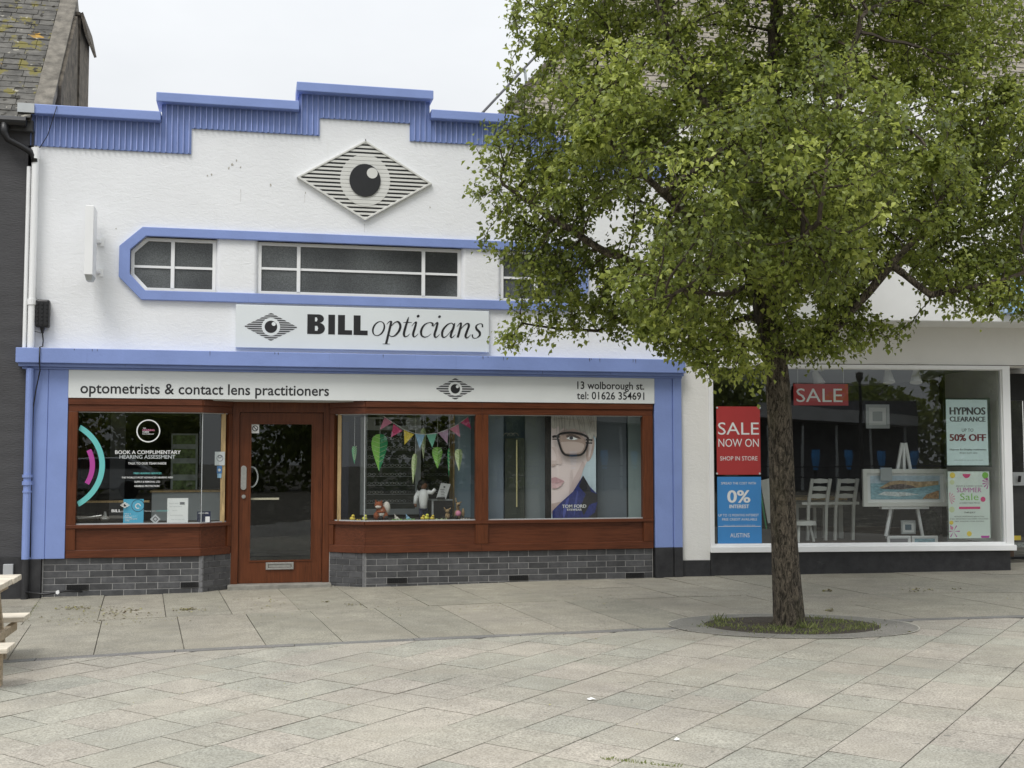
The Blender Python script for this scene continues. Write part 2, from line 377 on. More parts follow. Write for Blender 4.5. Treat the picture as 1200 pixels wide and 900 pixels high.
def mesh_of(name, b, base=(0, 0, 0), smooth=False, merge=False):
    me = bpy.data.meshes.new(name)
    me.from_pydata([(x - base[0], y - base[1], z - base[2]) for x, y, z in b.v], [], b.f); me.update()
    if smooth: me.shade_smooth()
    return me
IDF = Matrix.Identity(4)
SHOPF = Matrix.Translation((OX, 0, 0)) @ Matrix.Rotation(-PH, 4, 'Z')
def props(o, label=None, cat=None, group=None, kind=None):
    if label: o['label'] = label
    if cat: o['category'] = cat
    if group: o['group'] = group
    if kind: o['kind'] = kind
class Thing:
    def __init__(s, name, label, cat, base=(0, 0, 0), frame=IDF, group=None, kind=None):
        s.base = base; s.o = bpy.data.objects.new(name, None); COL.objects.link(s.o)
        s.o.matrix_world = frame @ Matrix.Translation(base); s.o.empty_display_size = .1
        props(s.o, label, cat, group, kind)
    def part(s, name, b, mat, parent=None, bevel=0, smooth=False, label=None, kind=None):
        o = bpy.data.objects.new(name, mesh_of(name, b, s.base, smooth)); COL.objects.link(o)
        o.data.materials.append(mat); o.parent = parent or s.o
        if bevel: bev(o, bevel)
        props(o, label, None, None, kind); return o
    def place(s, name, me, p, mat=None, parent=None, rot=(0, 0, 0)):
        o = bpy.data.objects.new(name, me); COL.objects.link(o); o.parent = parent or s.o
        o.location = Vector(p) - Vector(s.base); o.rotation_euler = rot; return o
def bev(o, w_, seg=2):
    m = o.modifiers.new('bevel', 'BEVEL'); m.width = w_; m.segments = seg; m.limit_method = 'ANGLE'
def single(name, b, mat, label, cat, base=(0, 0, 0), frame=IDF, group=None, kind=None, bevel=0, smooth=False):
    o = bpy.data.objects.new(name, mesh_of(name, b, base, smooth)); COL.objects.link(o); o.data.materials.append(mat)
    o.matrix_world = frame @ Matrix.Translation(base); props(o, label, cat, group, kind)
    if bevel: bev(o, bevel)
    return o
def copy_tree(o, parent=None):
    c = o.copy(); COL.objects.link(c); c.parent = parent
    for ch in o.children: copy_tree(ch, c)
    return c

# lettering from the built-in font, and free outlines with holes
def curve_mesh(cu):
    ob = bpy.data.objects.new('tmp', cu); COL.objects.link(ob)
    me = bpy.data.meshes.new_from_object(ob.evaluated_get(bpy.context.evaluated_depsgraph_get()))
    v = [tuple(x.co) for x in me.vertices]; f = [tuple(p.vertices) for p in me.polygons]
    bpy.data.objects.remove(ob); bpy.data.curves.remove(cu); bpy.data.meshes.remove(me); return v, f
def text(b, s, x0, x1, z, cap, y, bold=0, space=1.0):
    """s fitted between x0 and x1 on the baseline z, capital height cap"""
    c = bpy.data.curves.new('t', 'FONT'); c.body = s; c.offset = bold; c.resolution_u = 3; c.space_character = space
    v, f = curve_mesh(c)
    a = min(p[0] for p in v); k = max(p[0] for p in v)
    sx = (x1 - x0) / (k - a); sz = cap / .70
    return b.add([(x0 + (p[0] - a) * sx, y, z + p[1] * sz) for p in v], f)
def fill(b, loops, y):
    c = bpy.data.curves.new('t', 'CURVE'); c.dimensions = '2D'; c.fill_mode = 'FRONT'
    for L in loops:
        sp = c.splines.new('POLY'); sp.points.add(len(L) - 1); sp.use_cyclic_u = True
        for i, (x, z) in enumerate(L): sp.points[i].co = (x, z, 0, 1)
    v, f = curve_mesh(c)
    return b.add([(p[0], y, p[1]) for p in v], [q if True else q for q in f])
def crom(P, n=7):                         # Catmull-Rom through (x, z, width)
    P = [np.array(p, float) for p in P]; P = [2 * P[0] - P[1]] + P + [2 * P[-1] - P[-2]]; o = []
    for i in range(1, len(P) - 2):
        for k in range(n):
            t = k / n; a, q, c, d = P[i - 1:i + 3]
            o.append(.5 * (2 * q + (c - a) * t + (2 * a - 5 * q + 4 * c - d) * t * t + (3 * q - a - 3 * c + d) * t ** 3))
    o.append(P[-2]); return o
def stroke(b, P, y, tf=lambda x, z: (x, z), n=7):
    c = crom(P, n); L = []; Rr = []
    for i, p in enumerate(c):
        d = c[min(i + 1, len(c) - 1)][:2] - c[max(i - 1, 0)][:2]; d = d / (np.hypot(*d) + 1e-9); q = np.array([-d[1], d[0]]) * max(p[2], .004) / 2
        L.append(tf(*(p[:2] + q))); Rr.append(tf(*(p[:2] - q)))
    m = len(L)
    return b.add([(x, y, z) for x, z in L + Rr], [(i, i + 1, m + i + 1, m + i) for i in range(m - 1)])
def circ(cx, cz, rx, rz=None, n=32): return [(cx + rx * math.cos(2 * math.pi * k / n), cz + (rz or rx) * math.sin(2 * math.pi * k / n)) for k in range(n)]
def arc_band(b, cx, cz, r0, r1, a0, a1, y, n=24, kz=1):
    v = []
    for k in range(n + 1):
        a = R_(a0 + (a1 - a0) * k / n); v += [(cx + r0 * math.cos(a), y, cz + kz * r0 * math.sin(a)), (cx + r1 * math.cos(a), y, cz + kz * r1 * math.sin(a))]
    return b.add(v, [(2 * k, 2 * k + 1, 2 * k + 3, 2 * k + 2) for k in range(n)])

# ------------------------------------------------------------------ ground
b = B()
gp = [(x, y) for x in (-200, -6, 12, 200) for y in (-200, -14, 2, 200)]
b.add([(x, y, gz(max(-40, min(40, x))) - .009) for x, y in gp], [(4 * i + j, 4 * i + 4 + j, 4 * i + 5 + j, 4 * i + 1 + j) for i in range(3) for j in range(3)])
single('ground', b, GROUND, None, None, kind='structure')
def clip(poly, f):                        # keep f(x,y) >= 0, f linear-ish
    o = []
    for i in range(len(poly)):
        a, c = poly[i], poly[(i + 1) % len(poly)]; fa, fc = f(*a), f(*c)
        if fa >= 0: o.append(a)
        if (fa >= 0) != (fc >= 0):
            t = fa / (fa - fc); o.append((a[0] + (c[0] - a[0]) * t, a[1] + (c[1] - a[1]) * t))
    return o
def area(p): return abs(sum(p[i][0] * p[(i + 1) % len(p)][1] - p[(i + 1) % len(p)][0] * p[i][1] for i in range(len(p)))) / 2
def ipl(tab, x):
    xs = [t[0] for t in tab]; return float(np.interp(x, xs, [t[1] for t in tab]))
def smooth_tab(tab, deg=3):
    k = np.polyfit([t[0] for t in tab], [t[1] for t in tab], deg); return lambda x: float(np.polyval(k, x))
BT = [(-5, -4.6), (-1.65, -4.15), (-.58, -4.02), (.71, -3.955), (3.32, -3.94), (5.69, -4.04), (6.7, -4.11), (9, -4.35), (12, -4.8)]
ST = [(-5, -2.7), (-1.85, -2.12), (-.46, -1.99), (.06, -1.97), (1.2, -1.89), (2.27, -1.87), (3.5, -1.88), (4.56, -1.91), (7.83, -2.54), (12, -3.2)]
bandY = lambda x: ipl(BT, x); stripY = lambda x: ipl(ST, x)
def inview(poly, m=14):
    q = [proj((x, y, gz(x))) for x, y in poly]
    return max(p[0] for p in q) > -m and min(p[0] for p in q) < 1200 + m and min(p[1] for p in q) < 900 + m
def wallY(x): return 0 if x < OX else -(x - OX) * math.tan(PH)
plaza = Thing('plaza_paving', None, None, (0, 0, 0), kind='structure')
CU, CV = math.cos(R_(45)), math.sin(R_(45))
far = B(); npl = 0
def slab_piece(T, name, poly, mat, far, maxn):
    if area(poly) < .004: return 0
    if inview(poly) and maxn > 0:
        dz, tx, ty = random.uniform(-.0015, .0015), random.uniform(-.004, .004), random.uniform(-.004, .004)
        cx = sum(p[0] for p in poly) / len(poly); cy = sum(p[1] for p in poly) / len(poly)
        bb = B().slab([(x - cx, y - cy) for x, y in poly], -.027, lambda x, y: dz + tx * x + ty * y + GS * x)
        # lower face follows too
        o = T.place(name, mesh_of(name, bb), (cx, cy, gz(cx))); o.data.materials.append(mat); return 1
    far.slab(poly, lambda x, y: gz(x) - .027, lambda x, y: gz(x)); return 0
for k in range(-16, 14):                 # courses at 45 degrees
    c0 = -6.88 - .388 * k
    s = -9 + random.random() * .3
    while s < 9.5:
        L = random.choice([.385, .385, .40, .37, .385, .58])
        g = .003 + random.random() * .002
        pts = []
        for ss, cc in ((s + g, c0 + g), (s + L - g, c0 + g), (s + L - g, c0 + .388 - g), (s + g, c0 + .388 - g)):
            # cross joints lean a few degrees off square, as laid
            q = ss + (cc - c0) * .09
            pts.append((q * CU - cc * CV, q * CV + cc * CU))
        pts = [(-(0) + x, y) for x, y in pts]
        s += L
        mxp = sum(p[0] for p in pts) / 4; myp = sum(p[1] for p in pts) / 4
        if not (-6 < mxp < 12 and -13.9 < myp < -3.2): continue
        yb = bandY(mxp); sl_ = (bandY(mxp + .3) - bandY(mxp - .3)) / .6
        poly = clip(pts, lambda x, y: (yb - .07 + sl_ * (x - mxp)) - y)
        if len(poly) < 3: continue
        npl += slab_piece(plaza, 'slab', poly, SLAB if random.random() < .68 else SLABG, far, 300 - npl)
plaza.part('outer_slabs', far, GROUNDB, kind='stuff')
# band of long narrow setts
band = Thing('drain_band', None, None, (0, 0, 0), kind='structure')
x = -5; bf = B()
while x < 11.5:
    L = random.uniform(.75, 1.0); x2 = x + L - .006
    poly = [(x, bandY(x) - .062), (x2, bandY(x2) - .062), (x2, bandY(x2) + .062), (x, bandY(x) + .062)]
    slab_piece(band, 'sett', poly, BAND, bf, 100); x += L
band.part('outer_setts', bf, BAND, kind='stuff')
# pavement between the band and the shop fronts: two rows of long slabs
pave = Thing('pavement', None, None, (0, 0, 0), kind='structure')
pf = B(); nn = 0
for row in (0, 1):
    x = -5.1
    while x < 11.5:
        L = random.choice([.62, .64, .66, .64, .6]) if x < 5 else random.choice([.64, .9, .62])
        g = .004; lean = -.085
        f0 = bandY if row == 0 else stripY; f1 = stripY if row == 0 else (lambda x: .35)
        o0 = .07 if row == 0 else g + .003; o1 = -g - .003 if row == 0 else 0
        def P_(x, f, o, up_):
            y = f(x) + o; xx = x + lean * (y + 1.9) + (0 if row == 0 else .0)
            return (xx, f(xx) + o if f is not None else y)
        poly = [P_(x + g, f0, o0, 0), P_(x + L - g, f0, o0, 0), P_(x + L - g, f1, o1, 1), P_(x + g, f1, o1, 1)]
        x += L
        # split some slabs across
        parts_ = [poly]
        if random.random() < (.2 if row == 0 else .3):
            t = random.uniform(.4, .6); a, c, d, e = poly
            l = lambda p, q, t: (p[0] + (q[0] - p[0]) * t, p[1] + (q[1] - p[1]) * t)
            parts_ = [[a, c, l(c, d, t - .003), l(a, e, t - .003)], [l(a, e, t + .003), l(c, d, t + .003), d, e]]
        for p in parts_:
            nn += slab_piece(pave, 'paving_slab', p, STRIP, pf, 250)
pave.part('outer_slabs', pf, STRIP, kind='stuff')
# ring of curved setts round the tree
RC = (4.49, -4.08); RA = R_(-21.8)
def ringpt(rx, ry, t):
    a, c = rx * math.cos(t), ry * math.sin(t)
    return (RC[0] + a * math.cos(RA) - c * math.sin(RA), RC[1] + a * math.sin(RA) + c * math.cos(RA))
RINGM = slabm('ring_sett', (.225, .22, .195), (.24, .23, .205), (.16, .15, .125))
ring = Thing('tree_surround', None, None, (RC[0], RC[1], 0), kind='structure')
for i in range(6):
    t0 = 2 * math.pi * i / 6 + .33; t1 = t0 + 2 * math.pi / 6 - .008; n = 10
    T_ = [t0 + (t1 - t0) * k / n for k in range(n + 1)]
    poly = [ringpt(1.03, .725, t) for t in T_] + [ringpt(.73, .53, t) for t in T_[::-1]]
    bb = B(); m = n + 1
    v = [(x, y, gz(x) + .006) for x, y in poly] + [(x, y, gz(x) - .02) for x, y in poly]
    f = [(k, k + 1, 2 * m - 2 - k, 2 * m - 1 - k) for k in range(n)] + [(k, (k + 1) % (2 * m), (k + 1) % (2 * m) + 2 * m, k + 2 * m) for k in range(2 * m)]
    ring.part('curved_sett', bb.add(v, f), RINGM)
bb = B(); n = 72
v = []; f = []
for k in range(n):
    t = 2 * math.pi * k / n; wd = .006 + .007 * abs(math.sin(t * 3.3 + 1))
    for r in (0, 1):
        x, y = ringpt(1.03 + r * wd, .725 + r * wd, t); v.append((x, y, gz(x) + .0065))
for k in range(n):
    if random.random() < .8: q = (k + 1) % n; f.append((2 * k, 2 * k + 1, 2 * q + 1, 2 * q))
ring.part('pointing', bb.add(v, f), LIGHTJ)
bb = B(); v = [(RC[0], RC[1], gz(RC[0]) + .03)]; f = []
for r in (1, 2, 3):
    for k in range(40):
        t = 2 * math.pi * k / 40; x, y = ringpt(.74 * r / 3, .54 * r / 3, t); v.append((x, y, gz(x) + .005 * (4 - r) + random.uniform(-.006, .01) * (r < 3)))
for k in range(40):
    q = (k + 1) % 40; f.append((0, 1 + k, 1 + q))
    for r in (0, 1): f.append((1 + r * 40 + k, 1 + (r + 1) * 40 + k, 1 + (r + 1) * 40 + q, 1 + r * 40 + q))
single('soil', bb.add(v, f), SOIL, None, None, kind='structure')

def leafy(name, items, mat, label, cat, kind, parent=None):
    """items: (position, length, width, direction, normal, tone); each leaf a folded, pointed blade of four faces"""
    n = len(items); P = np.array([i[0] for i in items]); L = np.array([i[1] for i in items])[:, None]; Wd = np.array([i[2] for i in items])[:, None]
    D = np.array([i[3] for i in items], float); D /= np.linalg.norm(D, axis=1)[:, None] + 1e-9
    Nn = np.array([i[4] for i in items], float); Sd = np.cross(D, Nn); Sd /= np.linalg.norm(Sd, axis=1)[:, None] + 1e-9; Nn = np.cross(Sd, D)
    t = np.array([i[5] for i in items])
    V = np.stack([P, P + D * L * .42 - Sd * Wd * .5 + Nn * Wd * .2, P + D * L * .5 - Nn * Wd * .03, P + D * L * .42 + Sd * Wd * .5 + Nn * Wd * .2, P + D * L - Nn * L * .16], 1).reshape(-1, 3)
    tri = np.array([[0, 1, 2], [0, 2, 3], [1, 4, 2], [2, 4, 3]]); fc = (tri[None] + (np.arange(n) * 5)[:, None, None]).reshape(-1)
    me = bpy.data.meshes.new(name); me.vertices.add(n * 5); me.vertices.foreach_set('co', V.ravel())
    me.loops.add(len(fc)); me.loops.foreach_set('vertex_index', fc.astype(np.int32)); nf = len(fc) // 3
    me.polygons.add(nf); me.polygons.foreach_set('loop_start', (np.arange(nf) * 3).astype(np.int32)); me.polygons.foreach_set('loop_total', np.full(nf, 3, np.int32))
    me.update(calc_edges=True)
    at = me.attributes.new('tone', 'FLOAT', 'POINT'); at.data.foreach_set('value', np.repeat(t, 5).astype(np.float32))
    me.materials.append(mat); o = bpy.data.objects.new(name, me); COL.objects.link(o)
    if parent: o.parent = parent; o.matrix_parent_inverse = parent.matrix_world.inverted()
    props(o, label, cat, None, kind); return o
def blades(pts, h0, h1, wd, mat_tone=(0, 1), lean=.5):
    it = []
    for x, y, z in pts:
        a = random.uniform(0, 6.28); l = random.uniform(.1, lean) * 1.5
        it.append(((x, y, z), random.uniform(h0, h1), wd * random.uniform(.6, 1.3), (math.cos(a) * l, math.sin(a) * l, 1), (math.cos(a + 1), math.sin(a + 1), .2), random.uniform(*mat_tone)))
    return it
gr = []
tuft = [(ringpt(.66 * r, .48 * r, t)) for r, t in ((.9, 3.5), (.95, 3.3), (.6, 4.6), (.7, 5.0), (.8, 5.4), (.85, 5.8), (.9, 6.1), (.8, .2), (.7, .6), (.9, 2.7), (.5, 4.2), (.75, 4.4), (.6, 5.6), (.35, 5.2), (.95, 4.9), (.5, .2), (.9, 1.2), (.8, 3.9), (.3, 4.6))]
for cx, cy in tuft:
    for _ in range(85):
        x, y = random.gauss(cx, .09), random.gauss(cy, .06); gr.append((x, y, gz(x) + .004))
gi = blades(gr, .012, .048, .008, (.2, 1), .9)
gi += blades([(random.gauss(4.5, .05), random.gauss(-4.33, .03), .05) for _ in range(34)], .06, .13, .012, lean=.8)
gi += blades([(random.gauss(3.98, .03), random.gauss(-3.72, .03), .045) for _ in range(22)], .05, .10, .008, lean=.5)
leafy('grass', gi, GRASS, 'tufts of green grass and weeds round the foot of the tree', 'grass', 'stuff')
# moss and weeds in joints, leaf litter
gi = []
for (ax, ay, bx, by, n) in ((706, 889, 800, 899, 130), (28, 728, 46, 706, 90)):
    for _ in range(n):
        t = random.random(); x, y = G(ax + (bx - ax) * t, ay + (by - ay) * t); x += random.gauss(0, .012); y += random.gauss(0, .012)
        gi += blades([(x, y, gz(x) - .004)], .008, .024, .006, (.3, 1), .9)
leafy('joint_moss', gi, GRASS, 'bright moss and small weeds growing in a paving joint', 'moss', 'stuff')
li = []
def litter(px, py, s, n, size=.03):
    for _ in range(n):
        x, y = G(px + random.gauss(0, s), py + random.gauss(0, s * .12)); a = random.uniform(0, 6.28)
        li.append(((x, y, gz(x) + .004 + random.random() * .006), size * random.uniform(.5, 1.4), size * random.uniform(.3, .8), (math.cos(a), math.sin(a), random.uniform(-.1, .2)), (random.uniform(-.3, .3), random.uniform(-.3, .3), 1), random.random() ** 1.7))
for q in ((140, 717, 22, 70, .035), (220, 715, 8, 60, .03), (88, 713, 12, 60, .03), (95, 727, 30, 60, .025), (170, 726, 25, 40, .022), (968, 693, 4, 9, .05), (975, 716, 4, 8, .05), (1080, 692, 12, 26, .035), (1122, 691, 3, 6, .04),
          (383, 706, 3, 5, .04), (415, 709, 6, 12, .03), (450, 712, 30, 20, .02), (700, 703, 40, 30, .02), (560, 715, 30, 16, .02), (690, 745, 80, 25, .018), (240, 800, 120, 16, .016), (520, 820, 160, 18, .016), (900, 800, 150, 16, .016), (550, 707, 60, 40, .016), (920, 738, 60, 60, .03), (1100, 700, 60, 24, .02), (330, 717, 60, 40, .018), (300, 706, 30, 20, .03)): litter(*q)
leafy('leaf_litter', li, LITTER, 'scattered brown and yellow fallen leaves and twigs on the pavement', 'leaf litter', 'stuff')
for (px, py, s, lb) in ((693, 820.5, .02, 'crumpled white paper scrap on the paving in front of the shops'), (793, 868, .012, 'small white and blue wrapper lying on the paving')):
    x, y = G(px, py); bb = B(); v = []
    for k in range(9): a = 6.28 * k / 9; r = s * random.uniform(.8, 1.4); v.append((x + r * math.cos(a) * 1.2, y + r * .8 * math.sin(a), gz(x) + .004 + random.random() * .006))
    v.append((x, y, gz(x) + .018)); single('litter_scrap', bb.add(v, [(k, (k + 1) % 9, 9) for k in range(9)]), WHITE, lb, 'litter', (x, y, gz(x)))

# ------------------------------------------------------------------ opticians' building
shop = Thing('optician_shop', 'white rendered art deco opticians shop with stepped blue parapet', 'shop building', (1.3, 0, 0))
XC = 1.22
# wall above the shopfront with the strip window opening
wl = B()
band_o = [(-1.20, 4.00), (-1.44, 3.78), (-1.44, 3.44), (-1.20, 3.195)]; band_o = band_o + [(2 * XC - x, z) for x, z in band_o[::-1]]
band_i = [(-1.16, 3.90), (-1.325, 3.745), (-1.325, 3.475), (-1.16, 3.30)]; band_i = band_i + [(2 * XC - x, z) for x, z in band_i[::-1]]
c = bpy.data.curves.new('t', 'CURVE'); c.dimensions = '2D'; c.fill_mode = 'BOTH'; c.extrude = .14
outl = [(-2.30, 2.44), (5.03, 2.44), (5.03, 4.85), (3.17, 4.85), (3.17, 5.14), (1.745, 5.14), (1.745, 5.345), (.71, 5.345), (.71, 5.14), (-.70, 5.14), (-.70, 4.85), (-2.30, 4.85)]
for L in (outl, band_i):
    sp = c.splines.new('POLY'); sp.points.add(len(L) - 1); sp.use_cyclic_u = True
    for i, (x, z) in enumerate(L): sp.points[i].co = (x, z, 0, 1)
v, f = curve_mesh(c); wl.add([(x, .14 - z, y) for x, y, z in v], f)
shop.part('wall', wl, MW)
shop.part('building_body', B().box(-2.30, 5.02, .6, 8, 2.5, 4.8).box(-2.30, 5.02, 5, 8, -.2, 2.5).box(-2.3, 5.02, .27, .6, 4.2, 4.84), MW)
shop.part('window_surround', B().ringp(band_o, [(x, z) for x, z in band_i], -.045, .08), MBS, bevel=.006)
for x0, x1 in ((-.415, .045), (2.36, 2.83)):
    bb = B(); r = .05; pts = []
    for k in range(7): a = math.pi / 2 * k / 6; pts.append((x0 + r - r * math.cos(a), .055 - .06 * math.sin(a)))
    for k in range(7): a = math.pi / 2 * k / 6; pts.append((x1 - r + r * math.sin(a), .055 - .06 * math.cos(a)))
    pts += [(x1, .2), (x0, .2)]
    shop.part('window_pier', bb.slab(pts, 3.29, 3.91), MW)
def upper_window(x0, x1, mull, zt, cham=None):
    yf, yb = .045, .095; z0, z1 = 3.302, 3.898; fr = B()
    ins = .038
    if cham:
        o = [(x0 + .165, z1), (x0, z1 - .155), (x0, z0 + .175), (x0 + .165, z0), (x1, z0), (x1, z1)]
        i = [(x0 + .18, z1 - ins), (x0 + ins, z1 - .175), (x0 + ins, z0 + .19), (x0 + .18, z0 + ins), (x1 - ins, z0 + ins), (x1 - ins, z1 - ins)]
        if cham < 0: o = [(x0 + x1 - x, z) for x, z in o]; i = [(x0 + x1 - x, z) for x, z in i]
    else:
        o = [(x0, z1), (x0, z0), (x1, z0), (x1, z1)]; i = [(x0 + ins, z1 - ins), (x0 + ins, z0 + ins), (x1 - ins, z0 + ins), (x1 - ins, z1 - ins)]
    fr.ringp(o, i, yf, yb)
    fo = shop.part('window', fr, MWB, bevel=.003)
    cuts = [x0] + list(mull) + [x1]
    for m_ in mull: shop.part('mullion', B().box(m_ - .02, m_ + .02, yf - .004, yb - .004, z0 + ins - .003, z1 - ins + .003), MWB, fo, bevel=.003)
    for a, c_ in zip(cuts[:-1], cuts[1:]): shop.part('glazing_bar', B().box(a + (.02 if a != x0 else ins - .003), c_ - (.02 if c_ != x1 else ins - .003), yf + .012, yb - .01, zt - .013, zt + .013), MWB, fo)
    for a, c_ in zip(cuts[:-1], cuts[1:]):
        for p, q in ((z0, zt), (zt, z1)):
            shop.part('pane', B().box(a + .005, c_ - .005, .072 + random.uniform(-.002, .002), .078, p + .004, q - .004), FROST, fo)
upper_window(-1.325, -.415, [-.88], 3.575, 1)
upper_window(.045, 2.36, [.495, 1.92], 3.60)
upper_window(2.83, 2 * XC + 1.325, [3.26], 3.585, -1)
shop.part('window_backing', B().box(-1.5, 4.0, .24, .26, 3.25, 3.95), DK)
# blue ribbed cladding and copings
def ribs(b, x0, x1, z0, z1, y=-.02):
    P = .0615; x = x0
    k0 = math.floor(x0 / P); xs = []
    k = k0
    pts = [(x0, y - .0)]
    while k * P < x1:
        for dx, dy in ((.004, 0), (.008, -.016), (.020, -.016), (.024, 0), (.040, .006), (.055, .006)):
            q = k * P + dx
            if x0 < q < x1: pts.append((q, y + dy))
        k += 1
    pts.append((x1, y)); n = len(pts)
    v = [(a, c_, z0) for a, c_ in pts] + [(a, c_, z1) for a, c_ in pts]
    b.add(v, [(i, i + 1, i + 1 + n, i + n) for i in range(n - 1)])
    b.box(x0, x1, y + .010, .10, z0, z1)
cl = B()
for q in ((-2.385, -1.02, 4.843, 5.17), (-1.02, -.70, 4.843, 5.385), (-.70, .48, 5.133, 5.385), (.48, .71, 5.133, 5.60), (.71, 1.745, 5.338, 5.60), (1.745, 1.975, 5.133, 5.60), (1.975, 3.17, 5.133, 5.385), (3.17, 3.49, 4.843, 5.385), (3.49, 4.87, 4.843, 5.17)): ribs(cl, *q)
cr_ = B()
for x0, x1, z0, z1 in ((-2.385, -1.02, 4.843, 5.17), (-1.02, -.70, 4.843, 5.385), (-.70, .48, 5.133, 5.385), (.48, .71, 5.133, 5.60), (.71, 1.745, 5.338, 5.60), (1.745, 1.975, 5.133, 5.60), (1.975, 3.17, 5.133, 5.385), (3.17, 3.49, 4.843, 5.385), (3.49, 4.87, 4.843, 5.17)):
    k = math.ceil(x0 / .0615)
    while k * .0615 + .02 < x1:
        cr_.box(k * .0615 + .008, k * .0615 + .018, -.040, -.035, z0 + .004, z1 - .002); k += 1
shop.part('ridge_highlights', cr_, M('ridge_highlight_paint', (.33, .40, .70), .5, .2, 7), kind='stuff')  # paler strips paint in the highlight along each rib ridge
shop.part('ribbed_cladding', cl, MBC)
for x0, x1, z in ((-2.40, -1.025, 5.17), (-1.075, .475, 5.385), (.445, 2.0, 5.60), (1.98, 3.54, 5.385), (3.495, 4.9, 5.17)):
    shop.part('coping', B().box(x0, x1, -.13 if z != 5.6 else -.15, .3, z, z + .105), MB_, bevel=.008)
shop.part('parapet_back', B().box(-2.35, 4.88, .10, .25, 4.8, 5.165).box(-1.03, 3.5, .102, .248, 5.165, 5.38).box(.47, 1.99, .104, .246, 5.38, 5.6), MBC)
# cornice
shop.part('cornice', B().box(-2.45, 5.045, -.17, .02, 2.475, 2.635).box(-2.43, 5.04, -.12, .02, 2.44, 2.475).box(-2.40, 5.035, -.07, .02, 2.415, 2.44), MBS, bevel=.006)
# drips on the cornice and small patches where the wall paint has flaked
GRIME = M('grime_streak', (.075, .08, .11), .8, .3, 30)
for px in (87, 108, 114, 246, 322, 326, 449, 566, 572, 590, 691, 693, 703, 742, 745):
    x, z = W(px, 412 + (px - 22) * .019, -.172); h = random.uniform(.02, .075); wd = random.uniform(.003, .007)
    shop.part('drip_stain', B().poly([(x - wd, 2.630), (x - wd * .5, 2.630 - h * .6), (x, 2.630 - h), (x + wd * .7, 2.630 - h * .5), (x + wd, 2.630)], -.1715), GRIME)
FLK = M('flaked_paint_patch', (.42, .40, .35), .9, .3, 60)
for px, py, r in ((272, 193, .018), (277, 188, .010), (268, 197, .012), (282, 196, .009), (243, 206, .010), (248, 205, .012), (317, 217, .014), (289, 311, .008), (504, 243, .009), (64, 168, .012), (358, 226, .009), (690, 400, .010), (600, 405, .008), (136, 268, .007), (30, 425, .01)):
    x, z = W(px, py)
    shop.part('flaked_patch', B().poly([(x + r * random.uniform(.3, 1.1) * math.cos(a), z + r * random.uniform(.5, 1.7) * math.sin(a)) for a in [2 * math.pi * k / 11 for k in range(11)]], -.0025), FLK)
for px, py, h in ((357, 228, .09), (282, 222, .14), (427, 262, .10)):
    x, z = W(px, py); shop.part('hairline_crack', B().poly([(x - .0015, z), (x + .002, z - h * .5), (x - .001, z - h), (x + .001, z - h), (x + .004, z - h * .5), (x + .0015, z)], -.0025), FLK)
# pilasters
shop.part('pilaster', B().box(-2.33, -2.137, -.045, .1, .395, 2.415).box(-2.129, -1.932, -.045, .1, .395, 2.415).box(-2.14, -2.12, -.035, .1, .40, 2.41), MB_, bevel=.003)
shop.part('pilaster', B().box(4.692, 4.915, -.045, .1, .405, 2.415).box(4.923, 5.028, -.06, .1, .405, 2.415).box(4.90, 4.93, -.035, .1, .41, 2.41), MB_, bevel=.003)
shop.part('pilaster_base', B().box(-2.33, -2.165, -.05, .1, -.1, .395), BLK, bevel=.004)
shop.part('pilaster_base', B().box(4.692, 4.915, -.05, .1, -.1, .405).box(4.923, 5.028, -.065, .1, -.1, .405).box(4.91, 4.93, -.04, .1, -.1, .40), BLK, bevel=.004)
# brick stall risers, laid piece by piece
def brick_mesh(L, H=.063, D=.05, c=.003):
    b = B(); v = [(0, 0, 0), (L, 0, 0), (L, 0, H), (0, 0, H)]
    b.add([(c, -c, c), (L - c, -c, c), (L - c, -c, H - c), (c, -c, H - c), (0, 0, 0), (L, 0, 0), (L, 0, H), (0, 0, H), (0, D, 0), (L, D, 0), (L, D, H), (0, D, H)],
          [(0, 1, 2, 3), (4, 5, 1, 0), (5, 6, 2, 1), (6, 7, 3, 2), (7, 4, 0, 3), (4, 8, 9, 5), (5, 9, 10, 6), (6, 10, 11, 7), (7, 11, 8, 4)])
    me = mesh_of('brick', b); me.materials.append(BR); return me
BM = {}
def bricks(p0, p1, z1, courses, L=.235, vents=(), quoin=None):
    """courses of bricks from plan point p0 to p1, top at z1"""
    d = Vector((p1[0] - p0[0], p1[1] - p0[1], 0)); T = d.length; d.normalize(); ang = math.atan2(d.y, d.x); H = .0695
    for r in range(courses):
        z = z1 - H * (r + 1) + .004; s = 0; first = (L / 2 if r % 2 else L)
        s = 0; i = 0
        while s < T - .01:
            l = first if i == 0 else L
            if s + l > T - .03: l = T - s
            ll = round(max(l - .0065, .012), 3)
            vent = any(r == vr and abs(s - vs) < L * .51 for vr, vs in vents)
            if ll not in BM: BM[ll] = brick_mesh(ll)
            p = (p0[0] + d.x * (s + .0045), p0[1] + d.y * (s + .0045), z)
            if vent:
                vb = B().holes(0, ll, 0, .060, -.010, -.003, [(.008 + k * .0225, .023 + k * .0225, zz, zz + .009) for k in range(int((ll - .01) / .0225)) for zz in (.006, .02, .034, .047)])
                o = shop.place('air_vent', mesh_of('air_vent', vb), p, rot=(0, 0, ang)); o.data.materials.append(BLKG)
                vv = shop.place('vent_back', mesh_of('vent_back', B().box(0, ll, -.0035, .01, 0, .060)), (0, 0, 0), parent=o); vv.location = (0, 0, 0); vv.data.materials.append(INK)
            else:
                o = shop.place('brick', BM[ll], (p[0] + d.y * random.uniform(0, .0015), p[1] - .001 * random.random(), z), rot=(0, 0, ang))
            s += l; i += 1
DR = .27                                  # depth of the door recess
